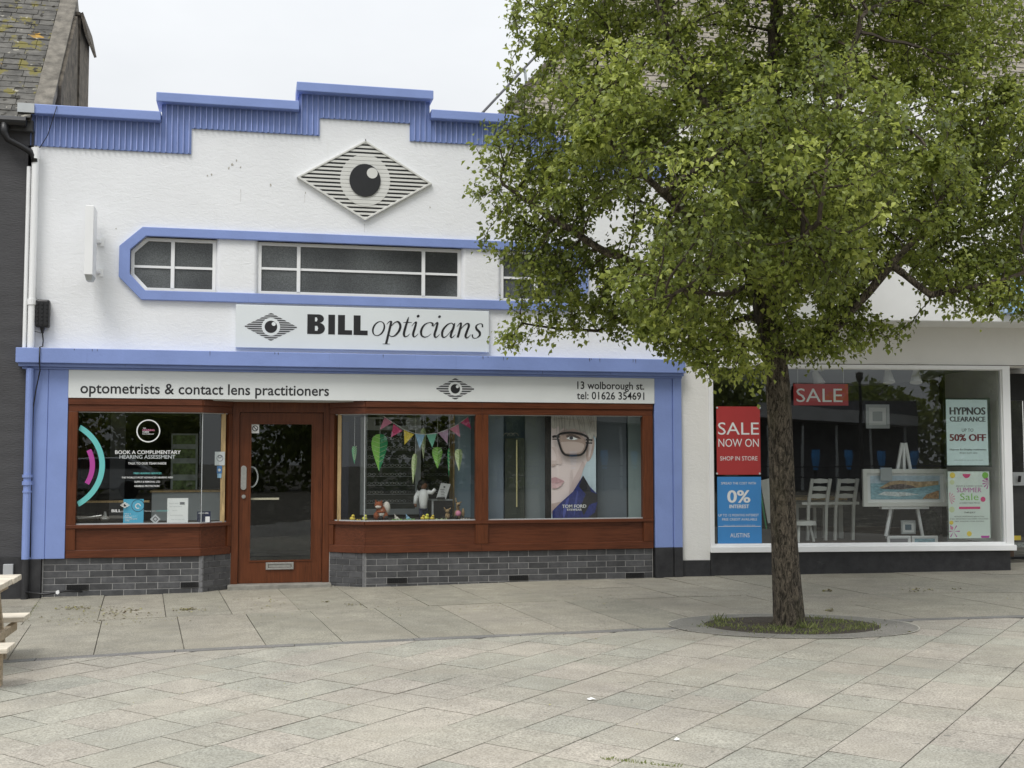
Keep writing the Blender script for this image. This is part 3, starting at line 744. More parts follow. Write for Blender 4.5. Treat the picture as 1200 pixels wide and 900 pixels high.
bricks((-2.15, 0), (-.545, 0), .398, 7, vents=((4, .19), (4, 1.40)))
bricks((-.505, .012), (-.215, .262), .398, 6, .155)
bricks((1.275, 0), (4.668, 0), .395, 6, vents=((4, .35), (4, 1.76), (4, 3.05)))
bricks((.885, .262), (1.235, .012), .395, 6, .175)
shop.part('mortar_bed', B().slab([(-2.16, .001), (-.52, .001), (-.515, .012), (-.19, .29), (-.19, .36), (-2.16, .36)], -.15, .397), MORT)
shop.part('mortar_bed', B().slab([(1.25, .001), (4.675, .001), (4.675, .36), (.862, .36), (.862, .285), (1.245, .012)], -.15, .397), MORT)
for r in range(7):
    z = .398 - .0695 * (r + 1) + .004
    shop.part('corner_brick', B().slab([(-.543, -.003), (-.508, -.003), (-.495, .012), (-.52, .05), (-.543, .05)], z, z + .063), BRQ)
    shop.part('corner_brick', B().slab([(1.235, .010), (1.243, -.003), (1.272, -.003), (1.272, .05), (1.25, .05)], z, z + .063), BRQ)

# timber shopfront; plan line of each front
def quadplate(b, p0, p1, z0, z1, t=.05, y=0):   # board standing on plan line p0-p1
    d = Vector((p1[0] - p0[0], p1[1] - p0[1], 0)).normalized(); n = Vector((-d.y, d.x, 0)) * t
    if n.y < 0: n = -n
    return b.slab([p0, p1, (p1[0] + n.x, p1[1] + n.y), (p0[0] + n.x, p0[1] + n.y)], z0, z1)
Y0 = -.03
def front(p0, p1, zs, stile0, stile1, sill=.75, head=1.965, top=2.11, base=.395, panel=True):
    d = Vector((p1[0] - p0[0], p1[1] - p0[1], 0)); T = d.length; d.normalize()
    at = lambda s: (p0[0] + d.x * s, p0[1] + d.y * s)
    off = lambda p, k: (p[0] + d.y * k, p[1] - d.x * k)
    shop.part('bottom_rail', quadplate(B(), at(0), at(T), base, base + .085, .09), WH, bevel=.005)
    shop.part('top_rail', quadplate(quadplate(B(), at(0), at(T), head, head + .075, .09), off(at(0), .012), off(at(T), .012), head + .075, top, .09), WH, bevel=.005)
    shop.part('sill', quadplate(B(), off(at(0), .012), off(at(T), .012), sill - .04, sill, .15), WH, bevel=.005)
    shop.part('panel', quadplate(B(), off(at(stile0 * .6), -.022), off(at(T - stile1 * .6), -.022), base + .085, sill - .04, .03), WH)
    for a, c_ in ((0, stile0), (T - stile1, T)):
        if c_ - a > .01:
            shop.part('stile', quadplate(B(), off(at(a), .003), off(at(c_), .003), base + .085, sill - .04, .09), WV, bevel=.004)
            shop.part('stile', quadplate(B(), off(at(a), .003), off(at(c_), .003), sill, head, .09), WV, bevel=.004)
    ga, gb = off(at(stile0), -.045), off(at(T - stile1), -.045)
    g = shop.part('window_glass', B().add([(*ga, sill), (*gb, sill), (*gb, head), (*ga, head)], [(0, 1, 2, 3)]), GLASS)
    for za, zb_ in ((sill, sill + .012), (head - .008, head)): shop.part('glazing_bead', quadplate(B(), off(at(stile0), -.025), off(at(T - stile1), -.025), za, zb_, .02), ALU)
    return g
front((-1.93, Y0), (-.53, Y0), None, .10, 0)
front((-.53, Y0), (-.215, DR - .02), None, 0, .045)
front((1.255, Y0), (2.60, Y0), None, 0, .075)
front((2.60, Y0), (4.675, Y0), None, .075, .125, sill=.75)
front((.875, DR - .02), (1.255, Y0), None, .06, 0)
shop.part('corner_bead', B().tube([(-.53, .015, .75), (-.53, .015, 1.965)], .005, 6).tube([(1.255, .015, .75), (1.255, .015, 1.965)], .005, 6), ALU)
# light oak linings inside the splayed windows
shop.part('window_lining', B().box(-.335, -.285, .20, .32, .75, 1.965), OAK)
shop.part('window_lining', B().box(.965, 1.005, .20, .30, .75, 1.965), OAK)
# door
dx0, dx1 = -.165, .875
shop.part('door_frame', B().holes(dx0 - .05, dx1 + .01, .0, 2.11, DR, DR + .1, [(-.135, .805, -.01, 1.985)]), WV, bevel=.006)
dh = shop.part('door', B().holes(-.130, .80, .055, 1.98, DR + .03, DR + .075, [(-.012, .684, .30, 1.86)]), WV, bevel=.006)
shop.part('glazing_bead', B().ringp([(-.017, 1.865), (-.017, .295), (.689, .295), (.689, 1.865)], [(-.002, 1.85), (-.002, .31), (.674, .31), (.674, 1.85)], DR + .022, DR + .05), WV, dh)
shop.part('door_glass', B().poly([(-.015, .30), (.687, .30), (.687, 1.86), (-.015, 1.86)], DR + .052), GLASS, dh)
hb = B(); x, z = W(285.5, 560, DR)
hb.prism([(x + .032 * math.cos(a) , z + (.105 if math.sin(a) >= 0 else -.105) + .032 * math.sin(a)) for a in [2 * math.pi * k / 24 + .01 for k in range(24)]], DR + .018, DR + .03)
shop.part('push_plate', hb, STEEL, dh, bevel=.002)
x, z = W(285.5, 582, DR)
shop.part('lock', B().disc(x, z, .022, DR + .016, DR + .03).disc(x, z, .012, DR + .008, DR + .018), STEEL, dh)
shop.part('handle', B().tube([(.0 + .075 * math.sin(a), DR + .09, 1.25 + .115 * math.cos(a)) for a in [math.pi * k / 12 for k in range(13)]], .009, 8), ALU, dh)
x0, z = W(292.5, 584.5, DR + .12); x1, _ = W(327, 584, DR + .12)
shop.part('inner_push_bar', B().box(x0 + .006, x1, DR + .10, DR + .12, z - .012, z + .010), M('pale_brass', (.62, .56, .42), .3, .05), dh)
shop.part('letter_plate', B().ringp([(.175, .285), (.175, .205), (.485, .205), (.485, .285)], [(.20, .265), (.20, .225), (.46, .225), (.46, .265)], DR + .014, DR + .032).box(.205, .455, DR + .022, DR + .034, .23, .262), STEEL, dh, bevel=.002)
stx, stz = W(299, 502.5, DR + .04)
st = shop.part('no_smoking_sticker', B().box(stx - .045, stx + .045, DR + .046, DR + .049, stz - .05, stz + .05), WHITE, dh)
bb = B(); arc_band(bb, stx, stz + .005, .024, .034, 0, 360, DR + .044); bb.add([(stx - .025, DR + .043, stz + .025), (stx - .017, DR + .043, stz + .03), (stx + .025, DR + .043, stz - .014), (stx + .017, DR + .043, stz - .02)], [(0, 1, 2, 3)]); shop.part('no_smoking_print', bb, INKG, st)
shop.part('threshold', B().box(-.24, .9, DR - .17, DR + .15, -.1, .052), M('threshold_stone', (.25, .24, .21), .8, .2, 12, .3), bevel=.006)
shop.part('shop_floor', B().box(-2.28, 4.95, DR + .1, 5, -.05, .055), DK2)
shop.part('shopfront_soffit', B().box(-1.93, 4.69, .05, 5, 2.10, 2.43), CEIL)
shop.part('display_floor', B().slab([(-1.9, .06), (-.5, .06), (-.27, .33), (-.27, .9), (-1.9, .9)], .70, .745).slab([(1.3, .06), (4.6, .06), (4.6, .95), (1.0, .95), (1.0, .36)], .70, .745), DK2)
shop.part('room_wall', B().box(-2.28, -2.2, .1, 5, 0, 2.42).box(4.68, 4.9, .06, 5, 0, 2.42).box(-2.28, 4.95, 4.9, 4.98, 0, 2.42), DK2)
shop.part('room_wall', B().box(2.61, 2.66, .08, .95, .745, 2.1), DKB)
# ------------------------------------------------------------------ signs of the opticians
def logo_print(T, cx, cz, hw, hh, y, n, bgm, ink=INKG, ky=1.0):
    """lozenge of stripes with an eye in the middle, flat print"""
    b = B()
    for k in range(n):
        t = -1 + 2 * (k + .5) / n; h = .62 / n; q = lambda t: max(0, 1 - abs(t)) * hw
        b.poly([(cx - q(t - h), cz + (t - h) * hh), (cx + q(t - h), cz + (t - h) * hh), (cx + q(t + h), cz + (t + h) * hh), (cx - q(t + h), cz + (t + h) * hh)], y)
    lg = T.part('lozenge_print', b, ink)
    r = hh * .64
    T.part('eye_white', B().poly(circ(cx, cz, r), y - .0015), bgm, lg)
    T.part('pupil', B().poly(circ(cx, cz, r * .68), y - .003), INK, lg)
    T.part('glint', B().poly(circ(cx + r * .30, cz + r * .32, r * .22), y - .0045), bgm, lg)
def letters_italic(b, x0, x1, base, xh, y):
    """opticians in a high-contrast old-style italic, drawn stroke by stroke"""
    K, k_ = .135, .045
    o = lambda: None
    G_ = {}
    G_['o'] = (.82, [('ring', .40, .5, .37, .5, .27, .455)])
    G_['p'] = (.92, [[(-.02, .80, .02), (.10, .98, .06), (.20, 1.0, .10), (.22, .85, K), (.22, .2, K), (.22, -.50, K)], [(.02, -.54, .02), (.22, -.53, .05), (.46, -.54, .02)],
                     [(.24, .62, .04), (.42, .93, .06), (.62, .99, .11), (.80, .72, K), (.78, .35, K), (.60, .04, .09), (.40, -.01, .05), (.25, .12, .03)]])
    G_['t'] = (.56, [[(.24, 1.36, .02), (.22, 1.1, K * .8), (.19, .6, K), (.19, .2, K), (.28, .0, .09), (.42, .03, .05), (.54, .2, .02)], [(.0, .955, .03), (.25, .97, .06), (.50, .975, .03)]])
    G_['i'] = (.50, [[(-.02, .72, .02), (.10, .95, .06), (.19, .98, .11), (.19, .6, K), (.17, .2, K), (.25, .0, .09), (.36, .04, .05), (.47, .22, .02)], ('dot', .22, 1.42, .085)])
    G_['c'] = (.76, [[(.70, .76, .11), (.66, .94, .10), (.46, 1.0, .05), (.20, .82, .10), (.10, .45, K), (.18, .12, .11), (.38, -.01, .07), (.58, .06, .04), (.72, .24, .02)]])
    G_['a'] = (.90, [[(.66, .86, .06), (.52, 1.0, .05), (.28, .86, .10), (.10, .48, K), (.14, .12, K * .9), (.28, .0, .08), (.46, .18, .04), (.64, .6, .03)],
                     [(.70, 1.0, .07), (.69, .7, K), (.64, .2, K), (.70, .0, .09), (.80, .05, .05), (.90, .22, .02)]])
    G_['n'] = (.98, [[(-.02, .75, .02), (.10, .97, .06), (.19, .98, .11), (.20, .6, K), (.18, .02, K)],
                     [(.19, .45, .03), (.36, .82, .05), (.56, 1.0, .09), (.68, .85, K), (.64, .45, K), (.62, .14, K), (.70, .0, .09), (.80, .05, .05), (.92, .24, .02)]])
    G_['s'] = (.62, [[(.54, .76, .09), (.48, .96, .07), (.32, 1.0, .05), (.15, .86, .10), (.20, .64, .13), (.42, .42, .14), (.48, .2, .12), (.32, .0, .05), (.12, .02, .06), (.02, .24, .09)]])
    word = 'opticians'; wdt = sum(G_[c][0] for c in word) + .02; s = (x1 - x0 - .06 * xh) / wdt; x = 0; i = 0
    for c in word:
        adv, st = G_[c]
        for g in st:
            yy = y - .0004 * (i % 5); i += 1
            tf = lambda a, z, x=x: (x0 + (x + a) * s + z * xh * .23, base + z * xh)
            if isinstance(g, tuple) and g[0] == 'ring':
                n = 36; O = []; I = []
                for q in range(n):
                    a = 2 * math.pi * q / n; O.append(tf(g[1] + g[3] * math.cos(a), g[2] + g[4] * 1.02 * math.sin(a)))
                    I.append(tf(g[1] + g[5] * math.cos(a) * .98 + .02 * math.sin(a), g[2] + g[6] * math.sin(a)))
                b.add([(p[0], yy, p[1]) for p in O + I], [(q, (q + 1) % n, (q + 1) % n + n, q + n) for q in range(n)])
            elif isinstance(g, tuple): b.poly([tf(g[1] + g[3] * math.cos(a), g[2] + g[3] * 1.1 * math.sin(a)) for a in [2 * math.pi * q / 16 for q in range(16)]], yy)
            else: stroke(b, g, yy, tf)
        x += adv
sg = Thing('name_sign', 'long white rectangular sign with eye emblem and black lettering BILL opticians', 'sign', (1.24, -.03, 2.69))
SY = -.062
sg.part('board', B().box(-.19, 2.675, -.06, -.004, 2.688, 3.168), SIGNW, bevel=.004)
ax, az = W(317.5, 383, SY)
logo_print(sg, ax, az, .298, .158, SY, 13, SIGNW)
x0, zb = W(360, 391.6, SY); x1, zt = W(431, 370.2, SY); cap = zt - zb; zb += .003
bb = B(); LW = (x1 - x0)
def gl(a): return x0 + a * LW
def gzv(a): return zb + a * cap
bl = [[(0, 0), (.17, 0)], ]
outer = [(0, 0), (.185, 0)] + [(.185 + .105 * math.sin(a), .29 - .29 * math.cos(a)) for a in [math.pi * k / 10 for k in range(1, 10)]] + [(.205, .565)] + [(.185 + .088 * math.sin(a), .785 - .215 * math.cos(a)) for a in [math.pi * k / 10 for k in range(1, 11)]] + [(0, 1)]
fill(bb, [[(gl(a), gzv(c)) for a, c in outer], [(gl(.125), gzv(.17)), (gl(.165), gzv(.17)), (gl(.18), gzv(.29)), (gl(.165), gzv(.42)), (gl(.125), gzv(.42))], [(gl(.125), gzv(.64)), (gl(.155), gzv(.64)), (gl(.168), gzv(.74)), (gl(.155), gzv(.85)), (gl(.125), gzv(.85))]], SY)
bb.poly([(gl(.345), gzv(0)), (gl(.455), gzv(0)), (gl(.455), gzv(1)), (gl(.345), gzv(1))], SY)
for a in (.505, .765):
    bb.poly([(gl(a), gzv(0)), (gl(a + .235), gzv(0)), (gl(a + .235), gzv(.235)), (gl(a + .115), gzv(.235)), (gl(a + .115), gzv(1)), (gl(a), gzv(1))], SY)
sg.part('bold_lettering', bb, INK)
bb = B(); x0, zz = W(433.5, 394.2, SY); x1, _ = W(565.5, 397, SY); _, zt = W(433.5, 377, SY)
letters_italic(bb, x0, x1, zb - .005, (zt - zz) * 1.0, SY)
sg.part('italic_lettering', bb, INK)
fa = Thing('fascia_sign', 'long shallow white fascia board above the shop windows with address and telephone number', 'sign', (1.38, -.04, 2.11))
FY = -.052
fa.part('board', B().box(-1.93, 2.30, -.05, .02, 2.113, 2.413).box(2.302, 4.69, -.05, .02, 2.113, 2.413), FASCW)
x0, z0 = W(94, 460.6, FY); x1, _ = W(385.5, 462, FY)
fa.part('lettering', text(B(), 'optometrists & contact lens practitioners', x0, x1, z0, .116, FY, .012), INK)
ax, az = W(533.5, 455.7, FY); logo_print(fa, ax, az, .235, .125, FY, 9, FASCW)
x0, z0 = W(676.5, 455.6, FY); x1, _ = W(755, 455.6, FY); fa.part('address_lettering', text(B(), '13 wolborough st.', x0, x1, z0, .088, FY, .012), INK)
x0, z1 = W(676, 467.6, FY); fa.part('telephone_lettering', text(B(), 'tel: 01626 354691', x0, x1, z1, .088, FY, .012), INK)
# louvred lozenge with the eye
ey = Thing('eye_emblem', 'large diamond shaped louvred eye emblem high on the white gable', 'sign', (1.232, -.02, 4.18))
ex, ez, hw, hh = 1.232, 4.64, .775, .465
D4 = lambda k: [(ex - hw * k, ez), (ex, ez - hh * k), (ex + hw * k, ez), (ex, ez + hh * k)]
ey.part('backing', B().prism(D4(.985), -.028, -.002), INK)
ey.part('rim', B().ringp(D4(1.0), D4(.945), -.045, -.001), CREAM, bevel=.003)
NS = 19; pit = 2 * hh * .93 / NS
for k in range(NS + 1):
    zc = ez - hh * .93 + pit * k; z0, z1 = zc - pit * .265, zc + pit * .265
    q = lambda z: max(0.0, (hh * .945 - abs(z - ez)) / hh * hw)
    if q(z0) < .02 and q(z1) < .02: continue
    y = -.037; sl_b = B(); a0, a1 = q(z0), q(z1)
    sl_b.prism([(ex - a0, z0), (ex + a0, z0), (ex + a1, z1), (ex - a1, z1)], y, -.026)
    ey.part('slat', sl_b, CREAM)
dsc = B(); ry = .30; rx_ = .285
for k in range(NS + 1):                 # the disc is cut by the same louvres, thin shadow gaps between
    zc = ez - hh * .93 + pit * k; z0, z1 = max(zc - pit * .46, ez - ry), min(zc + pit * .46, ez + ry)
    if z1 - z0 < .004: continue
    pts = []
    for i in range(5): z = z0 + (z1 - z0) * i / 4; pts.append((ex + rx_ * math.sqrt(max(0, 1 - ((z - ez) / ry) ** 2)), z))
    pts += [(2 * ex - x, z) for x, z in pts[::-1]]
    dsc.prism(pts, -.040, -.031)
ey.part('eye_white', dsc, CREAM)
pu = ey.part('pupil', B().disc(ex - .003, ez - .003, .178, -.052, -.04, 40, .19), BLKG)
ey.part('glint', B().disc(ex + .078, ez + .083, .062, -.056, -.0525, 28), CREAM, pu)
ey.part('crown_bolt', B().box(ex - .004, ex + .004, -.05, -.02, ez + hh - .012, ez + hh + .012), INKG)

# projecting sign, junction box, cables, pipes
ps = Thing('projecting_sign', 'blank white projecting sign box fixed edge-on to the left of the strip window', 'sign', (-1.70, -.1, 3.36))
ps.part('casing', B().prism([(-1.752, 3.40), (-1.665, 3.40), (-1.665, 4.14), (-1.752, 4.14)], -.40, -.10), MWB, bevel=.006)
ps.part('light_fitting', B().add([(-1.748, -.38, 3.40), (-1.668, -.38, 3.40), (-1.668, -.12, 3.40), (-1.748, -.12, 3.40), (-1.735, -.35, 3.345), (-1.68, -.35, 3.345), (-1.68, -.2, 3.345), (-1.735, -.2, 3.345)], [(0, 1, 5, 4), (1, 2, 6, 5), (2, 3, 7, 6), (3, 0, 4, 7), (4, 5, 6, 7)]), ALU)
for z in (3.47, 3.80): ps.part('bracket', B().box(-1.69, -1.63, -.11, -.002, z, z + .03).box(-1.645, -1.60, -.02, -.001, z - .03, z + .06), MWB)
jb = Thing('junction_box', 'black ribbed electrical junction box with dangling cables beside the white downpipe', 'electrical box', (-2.2, -.02, 2.84))
cb = B().box(-2.275, -2.135, -.11, -.003, 2.86, 3.16)
jb.part('casing', cb, BLKG, bevel=.02)
rb_ = B()
for k in range(6):
    for x in (-2.262, -2.215, -2.168): rb_.box(x, x + .02, -.122, -.108, 2.89 + k * .042, 2.915 + k * .042)
jb.part('cooling_rib', rb_, BLKG)
jb.part('cable', B().tube([(-2.205, -.06, 2.87), (-2.205, -.06, 2.80), (-2.20, -.03, 2.72), (-2.205, -.03, 2.66), (-2.208, -.185, 2.64), (-2.208, -.185, 2.47), (-2.215, -.09, 2.40), (-2.25, -.09, 2.2), (-2.275, -.09, 2.0), (-2.28, -.07, 1.5), (-2.27, -.07, .42)], .007, 6), BLKG, smooth=True)
jb.part('cable', B().tube([(-2.19, -.05, 2.87), (-2.22, -.08, 2.80), (-2.32, -.09, 2.83), (-2.36, -.06, 2.95), (-2.34, -.04, 3.06)], .004, 5), BLKG, smooth=True)
jb.part('cable_gland', B().tube([(-2.205, -.06, 2.865), (-2.205, -.06, 2.80)], [.03, .012], 10), BLKG)
wire = single('loose_wire', B().tube([(-2.10, -.14, 5.26), (-2.12, -.15, 5.18), (-2.20, -.07, 4.95), (-2.28, -.08, 4.80), (-2.31, -.06, 4.3), (-2.30, -.06, 3.6), (-2.29, -.05, 3.2)], .0045, 5), BLKG, 'thin black wire running from the blue coping down beside the white pipe', 'cable', (-2.1, -.1, 3.2))
dp = Thing('downpipe', 'rainwater downpipe painted white above and blue beside the shopfront', 'drainpipe', (-2.325, -.08, 0))
px_ = -2.315
def pipe(z0, z1, r, m): return dp.part('pipe_length', B().tube([(px_, -.09, z0), (px_, -.09, z1)], r, 14), m, smooth=False)
pipe(2.63, 4.78, .036, MWB); pipe(3.1, 3.16, .046, MWB); pipe(4.68, 4.8, .046, MWB)
pipe(.40, 2.42, .040, MB_); pipe(1.18, 1.22, .052, MB_); pipe(1.26, 1.29, .052, MB_); pipe(1.10, 1.12, .046, MB_)
pipe(-.02, .40, .040, BLK)
dp.part('side_pipe', B().tube([(px_ - .068, -.06, 2.64), (px_ - .068, -.06, 4.6)], .022, 10), MWB)
dp.part('wall_strip', B().box(-2.40, -2.30, -.02, .1, 2.636, 4.842), MWS)

# ------------------------------------------------------------------ charcoal house on the left
nh = Thing('neighbour_house', 'charcoal rendered house with lichened slate roof at the left edge', 'house', (-4, 0, 0))
nh.part('wall', B().box(-7, -2.345, -.02, 8, -.3, 5.0), CHAR)
nh.part('plinth', B().box(-7, -2.36, -.045, 0, -.3, .42), BLK)
nh.part('eaves_board', B().box(-7, -2.35, -.10, -.02, 4.98, 5.10), M('dark_eaves_paint', (.06, .06, .06), .6, .3, 12), bevel=.004)
pitch = R_(48); ey0, ez0 = -.16, 5.10
def rp(x, s, h=0): return (x, ey0 + s * math.cos(pitch) - h * math.sin(pitch), ez0 + s * math.sin(pitch) + h * math.cos(pitch))
nh.part('roof_deck', B().add([rp(-7, 0, -.03), rp(-2.36, 0, -.03), rp(-2.36, 2.75, -.03), rp(-7, 2.75, -.03), (-7, 6.5, 5.1), (-2.36, 6.5, 5.1)], [(0, 1, 2, 3), (3, 2, 5, 4)]), COPED)
g_ = .118; NSL = 23
for r in range(NSL):
    s0 = r * g_; x = -2.36 - (random.uniform(0, .015)); first = random.uniform(.12, .28); i = 0
    while x > -2.95:
        wd = first if i == 0 else random.choice([.19, .24, .30, .26]); i += 1
        xa, xb = x - wd + .006, x
        x -= wd; h = .012; lift = random.uniform(.004, .012); dz = random.uniform(-.006, .006)
        cx = (xa + xb) / 2; c = rp(cx, s0)
        pts = [rp(xa, s0 + dz, lift), rp(xb, s0 + dz + random.uniform(-.004, .004), lift + random.uniform(-.002, .004)), rp(xb, s0 + g_ * 1.25, 0), rp(xa, s0 + g_ * 1.25, 0),
               rp(xa, s0 + dz, lift + h), rp(xb, s0 + dz, lift + h), rp(xb, s0 + g_ * 1.25, h), rp(xa, s0 + g_ * 1.25, h)]
        bb = B().add([(p[0] - c[0], p[1] - c[1], p[2] - c[2]) for p in pts], [(3, 2, 1, 0), (4, 5, 6, 7), (0, 1, 5, 4), (1, 2, 6, 5), (2, 3, 7, 6), (3, 0, 4, 7)])
        o = nh.place('slate', mesh_of('slate', bb), c); o.data.materials.append(SLATE)
fs = B()
for r in range(NSL): fs.add([rp(-7, r * g_, .014), rp(-2.97, r * g_, .014), rp(-2.97, r * g_ + g_ * 1.2, .004), rp(-7, r * g_ + g_ * 1.2, .004)], [(0, 1, 2, 3)])
nh.part('far_slates', fs, SLATE, kind='stuff')
nh.part('ridge', B().tube([rp(-7, 2.74, .01), rp(-2.30, 2.74, .01)], .09, 10), COPE)
# cement verge coping climbing the gable, then the gable wall and stack behind it
nh.part('verge_coping', B().add([rp(-2.362, .18, .03), rp(-2.17, .18, .03), rp(-2.17, 2.72, .03), rp(-2.362, 2.72, .03), rp(-2.362, .18, -.05), rp(-2.17, .18, -.05), rp(-2.17, 2.72, -.2), rp(-2.362, 2.72, -.2)], [(0, 1, 2, 3), (4, 7, 6, 5), (0, 4, 5, 1), (1, 5, 6, 2), (3, 2, 6, 7), (0, 3, 7, 4)]), COPE)
nh.part('gable_wall', B().prism([(0, 0), (1, 0), (1, 1)], 0, .01) if False else B().add([rp(-2.20, .7, .0), rp(-2.20, 2.3, .0), (-2.20, 2.9, 5.0), (-2.13, 2.9, 5.0), rp(-2.13, 2.3, .0), rp(-2.13, .7, .0), (-2.20, .32, 4.5), (-2.13, .32, 4.5), (-2.20, 2.9, 4.5), (-2.13, 2.9, 4.5)], [(0, 5, 4, 1), (1, 4, 3, 2), (5, 7, 9, 3, 4), (0, 1, 2, 8, 6), (0, 6, 7, 5)]), COPED)
ck = nh.part('chimney', B().box(-2.34, -2.108, 1.5, 2.3, 5.2, 6.86), COPED)
nh.part('chimney_cap', B().box(-2.36, -2.11, 1.47, 2.33, 6.86, 6.90).add([(-2.11, 1.46, 6.88), (-2.05, 1.46, 6.62), (-2.05, 2.33, 6.62), (-2.11, 2.33, 6.88), (-2.16, 1.46, 6.90), (-2.08, 1.46, 6.90), (-2.02, 1.46, 6.63), (-2.02, 2.33, 6.63), (-2.08, 2.33, 6.90)], [(0, 1, 6, 5), (5, 6, 7, 8), (0, 3, 2, 1), (1, 2, 7, 6), (0, 5, 8, 3)]), COPED, ck)
nh.part('lead_flashing', B().box(-2.50, -2.33, -.15, -.09, 5.17, 5.27), ALU)
gt = nh.part('gutter', B().tube([(-7, -.17, 5.06), (-2.40, -.17, 5.06)], .055, 12), BLKG, smooth=False)
nh.part('swan_neck', B().tube([(-2.62, -.17, 5.03), (-2.62, -.17, 4.93), (-2.58, -.16, 4.86), (-2.45, -.13, 4.80), (-2.36, -.11, 4.75), (-2.325, -.10, 4.70), (-2.32, -.10, 4.64)], [.05, .042, .036, .034, .034, .036, .036], 12), BLKG, gt, smooth=True)
nh.part('meter_box', B().box(-2.535, -2.435, -.085, -.04, .235, .35), flat('meter_grey', (.42, .43, .44)), bevel=.006)
nh.part('conduit', B().tube([(-2.30, -.12, .06), (-2.10, -.16, .035), (-1.9, -.1, .06), (-1.74, -.06, .045)], .012, 6), BLKG, smooth=True)
single('white_conduit_end', B().tube([(-1.98, -.10, .05), (-1.98, -.14, .05)], .02, 8), MWB, 'small white pipe end by the foot of the brick stall riser', 'pipe end', (-1.98, -.1, .05))

# ------------------------------------------------------------------ furniture shop on the right, in its own turned frame
fs_ = Thing('furniture_shop', 'white painted furniture shop with one wide display window and black plinth', 'shop building', (2.2, 0, 0), SHOPF)
PX1 = .35; FX1 = 4.135
fs_.part('pier', B().box(.003, PX1, -.01, .3, .245, 6.0), MWS, bevel=.004)
fs_.part('plinth', B().box(.003, PX1 - .002, -.02, .3, -.2, .243), BLK, bevel=.004)
fs_.part('plinth', B().box(PX1 + .002, FX1 - .03, -.012, .35, -.2, .335), BLK, bevel=.004)
fr = fs_.part('window_frame', B().holes(PX1, FX1, .345, 2.60, -.05, .07, [(PX1 + .045, FX1 - .095, .425, 2.555)]), MWB, bevel=.005)
fs_.part('sill', B().box(PX1 - .005, FX1 + .02, -.075, -.045, .338, .405), MWB, fr, bevel=.004)
fs_.part('frame_bead', B().ringp([(PX1 + .04, 2.56), (PX1 + .04, .42), (FX1 - .09, .42), (FX1 - .09, 2.56)], [(PX1 + .055, 2.545), (PX1 + .055, .44), (FX1 - .108, .44), (FX1 - .108, 2.545)], -.02, .02), MWB, fr)
fs_.part('window_glass', B().poly([(PX1 + .045, .425), (FX1 - .095, .425), (FX1 - .095, 2.555), (PX1 + .045, 2.555)], .002), GLASS2, fr)
fs_.part('bulkhead', B().box(PX1, 6.5, .0, .3, 2.60, 3.10), MWS)
fs_.part('joint_groove', B().box(PX1 + .1, 6.5, -.004, 0, 2.604, 2.612), COPED)
fs_.part('canopy_fascia', B().box(1.0, 6.5, -.62, 0, 3.075, 4.3), MWB, bevel=.01)
fs_.part('upper_wall', B().box(.003, 6.5, .001, .3, 3.1, 6.0), MWB)
fs_.part('parapet_cap', B().box(.0, 6.5, -.03, .35, 6.0, 6.06), MWS)
fs_.part('wall_louvre', B().holes(1.35, 1.65, 4.4, 4.75, -.03, -.001, [(1.37, 1.63, 4.42 + .05 * k, 4.45 + .05 * k) for k in range(6)]), ALU)
fs_.part('building_body', B().box(.01, 6.5, 4.2, 8.5, 0, 5.9).box(.01, 6.5, .3, 4.2, 2.7, 5.9), MWB)
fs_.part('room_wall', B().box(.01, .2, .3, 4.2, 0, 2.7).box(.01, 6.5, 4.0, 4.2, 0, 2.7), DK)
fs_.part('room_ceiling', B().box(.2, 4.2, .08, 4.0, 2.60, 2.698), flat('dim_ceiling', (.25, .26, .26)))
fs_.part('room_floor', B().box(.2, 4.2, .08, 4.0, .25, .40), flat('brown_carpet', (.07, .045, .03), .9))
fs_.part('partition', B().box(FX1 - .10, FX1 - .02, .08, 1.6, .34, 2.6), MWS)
# recessed entrance beyond the window
en = Thing('entrance_doors', 'dark glazed entrance doors in the recess at the right edge of the photo', 'door', (4.9, 1.5, .1), SHOPF)
en.part('frame', B().holes(4.0, 6.4, .1, 2.62, 1.5, 1.6, [(4.35, 5.2, .13, 2.25), (5.25, 6.1, .13, 2.25)]), BLKG)
en.part('glass', B().poly([(4.35, .13), (5.2, .13), (5.2, 2.25), (4.35, 2.25)], 1.55).poly([(5.25, .13), (6.1, .13), (6.1, 2.25), (5.25, 2.25)], 1.55), GLASS)
x, z = S(1190, 425, 1.45); en.part('closer_rail', B().box(4.0, 6.4, 1.47, 1.49, z - .07, z + .05), ALU)
for px in (1186, 1198):
    x, z = S(px, 425, 1.45); en.part('round_fitting', B().disc(x, z, .05, 1.455, 1.468), BLKG)
x, z = S(1193, 562, 1.45); en.part('lock_plate', B().box(x - .07, x + .1, 1.45, 1.49, z - .08, z + .1), ALU)
en.part('handle', B().tube([(x + .0, 1.42, z - .03), (x, 1.40, z + .05)], .02, 8), BLKG)
x, z = S(1192, 630.5, 1.45); en.part('yellow_sticker', B().box(x - .05, x + .06, 1.46, 1.49, z - .03, z + .03), YEL)
x, z = S(1192, 638, 1.45); en.part('notice_strip', B().box(x - .07, x + .1, 1.46, 1.49, z - .04, z + .025), M('notice_text_strip', (.25, .27, .25), .6, .8, 60))
en.part('threshold', B().box(4.13, 6.5, -.2, 1.5, -.1, .075), STRIP)
sbx = Thing('blue_box_sign', 'pale blue box sign on the white canopy at the right edge', 'sign', (4.3, -.7, 3.15), SHOPF)
x0, z0 = S(1179.5, 367, -.72); x1, z1 = S(1179.5, 325, -.72)
sbx.part('casing', B().box(x0, x0 + 1.4, -.74, -.625, z0, z1), LBLUE, bevel=.006)
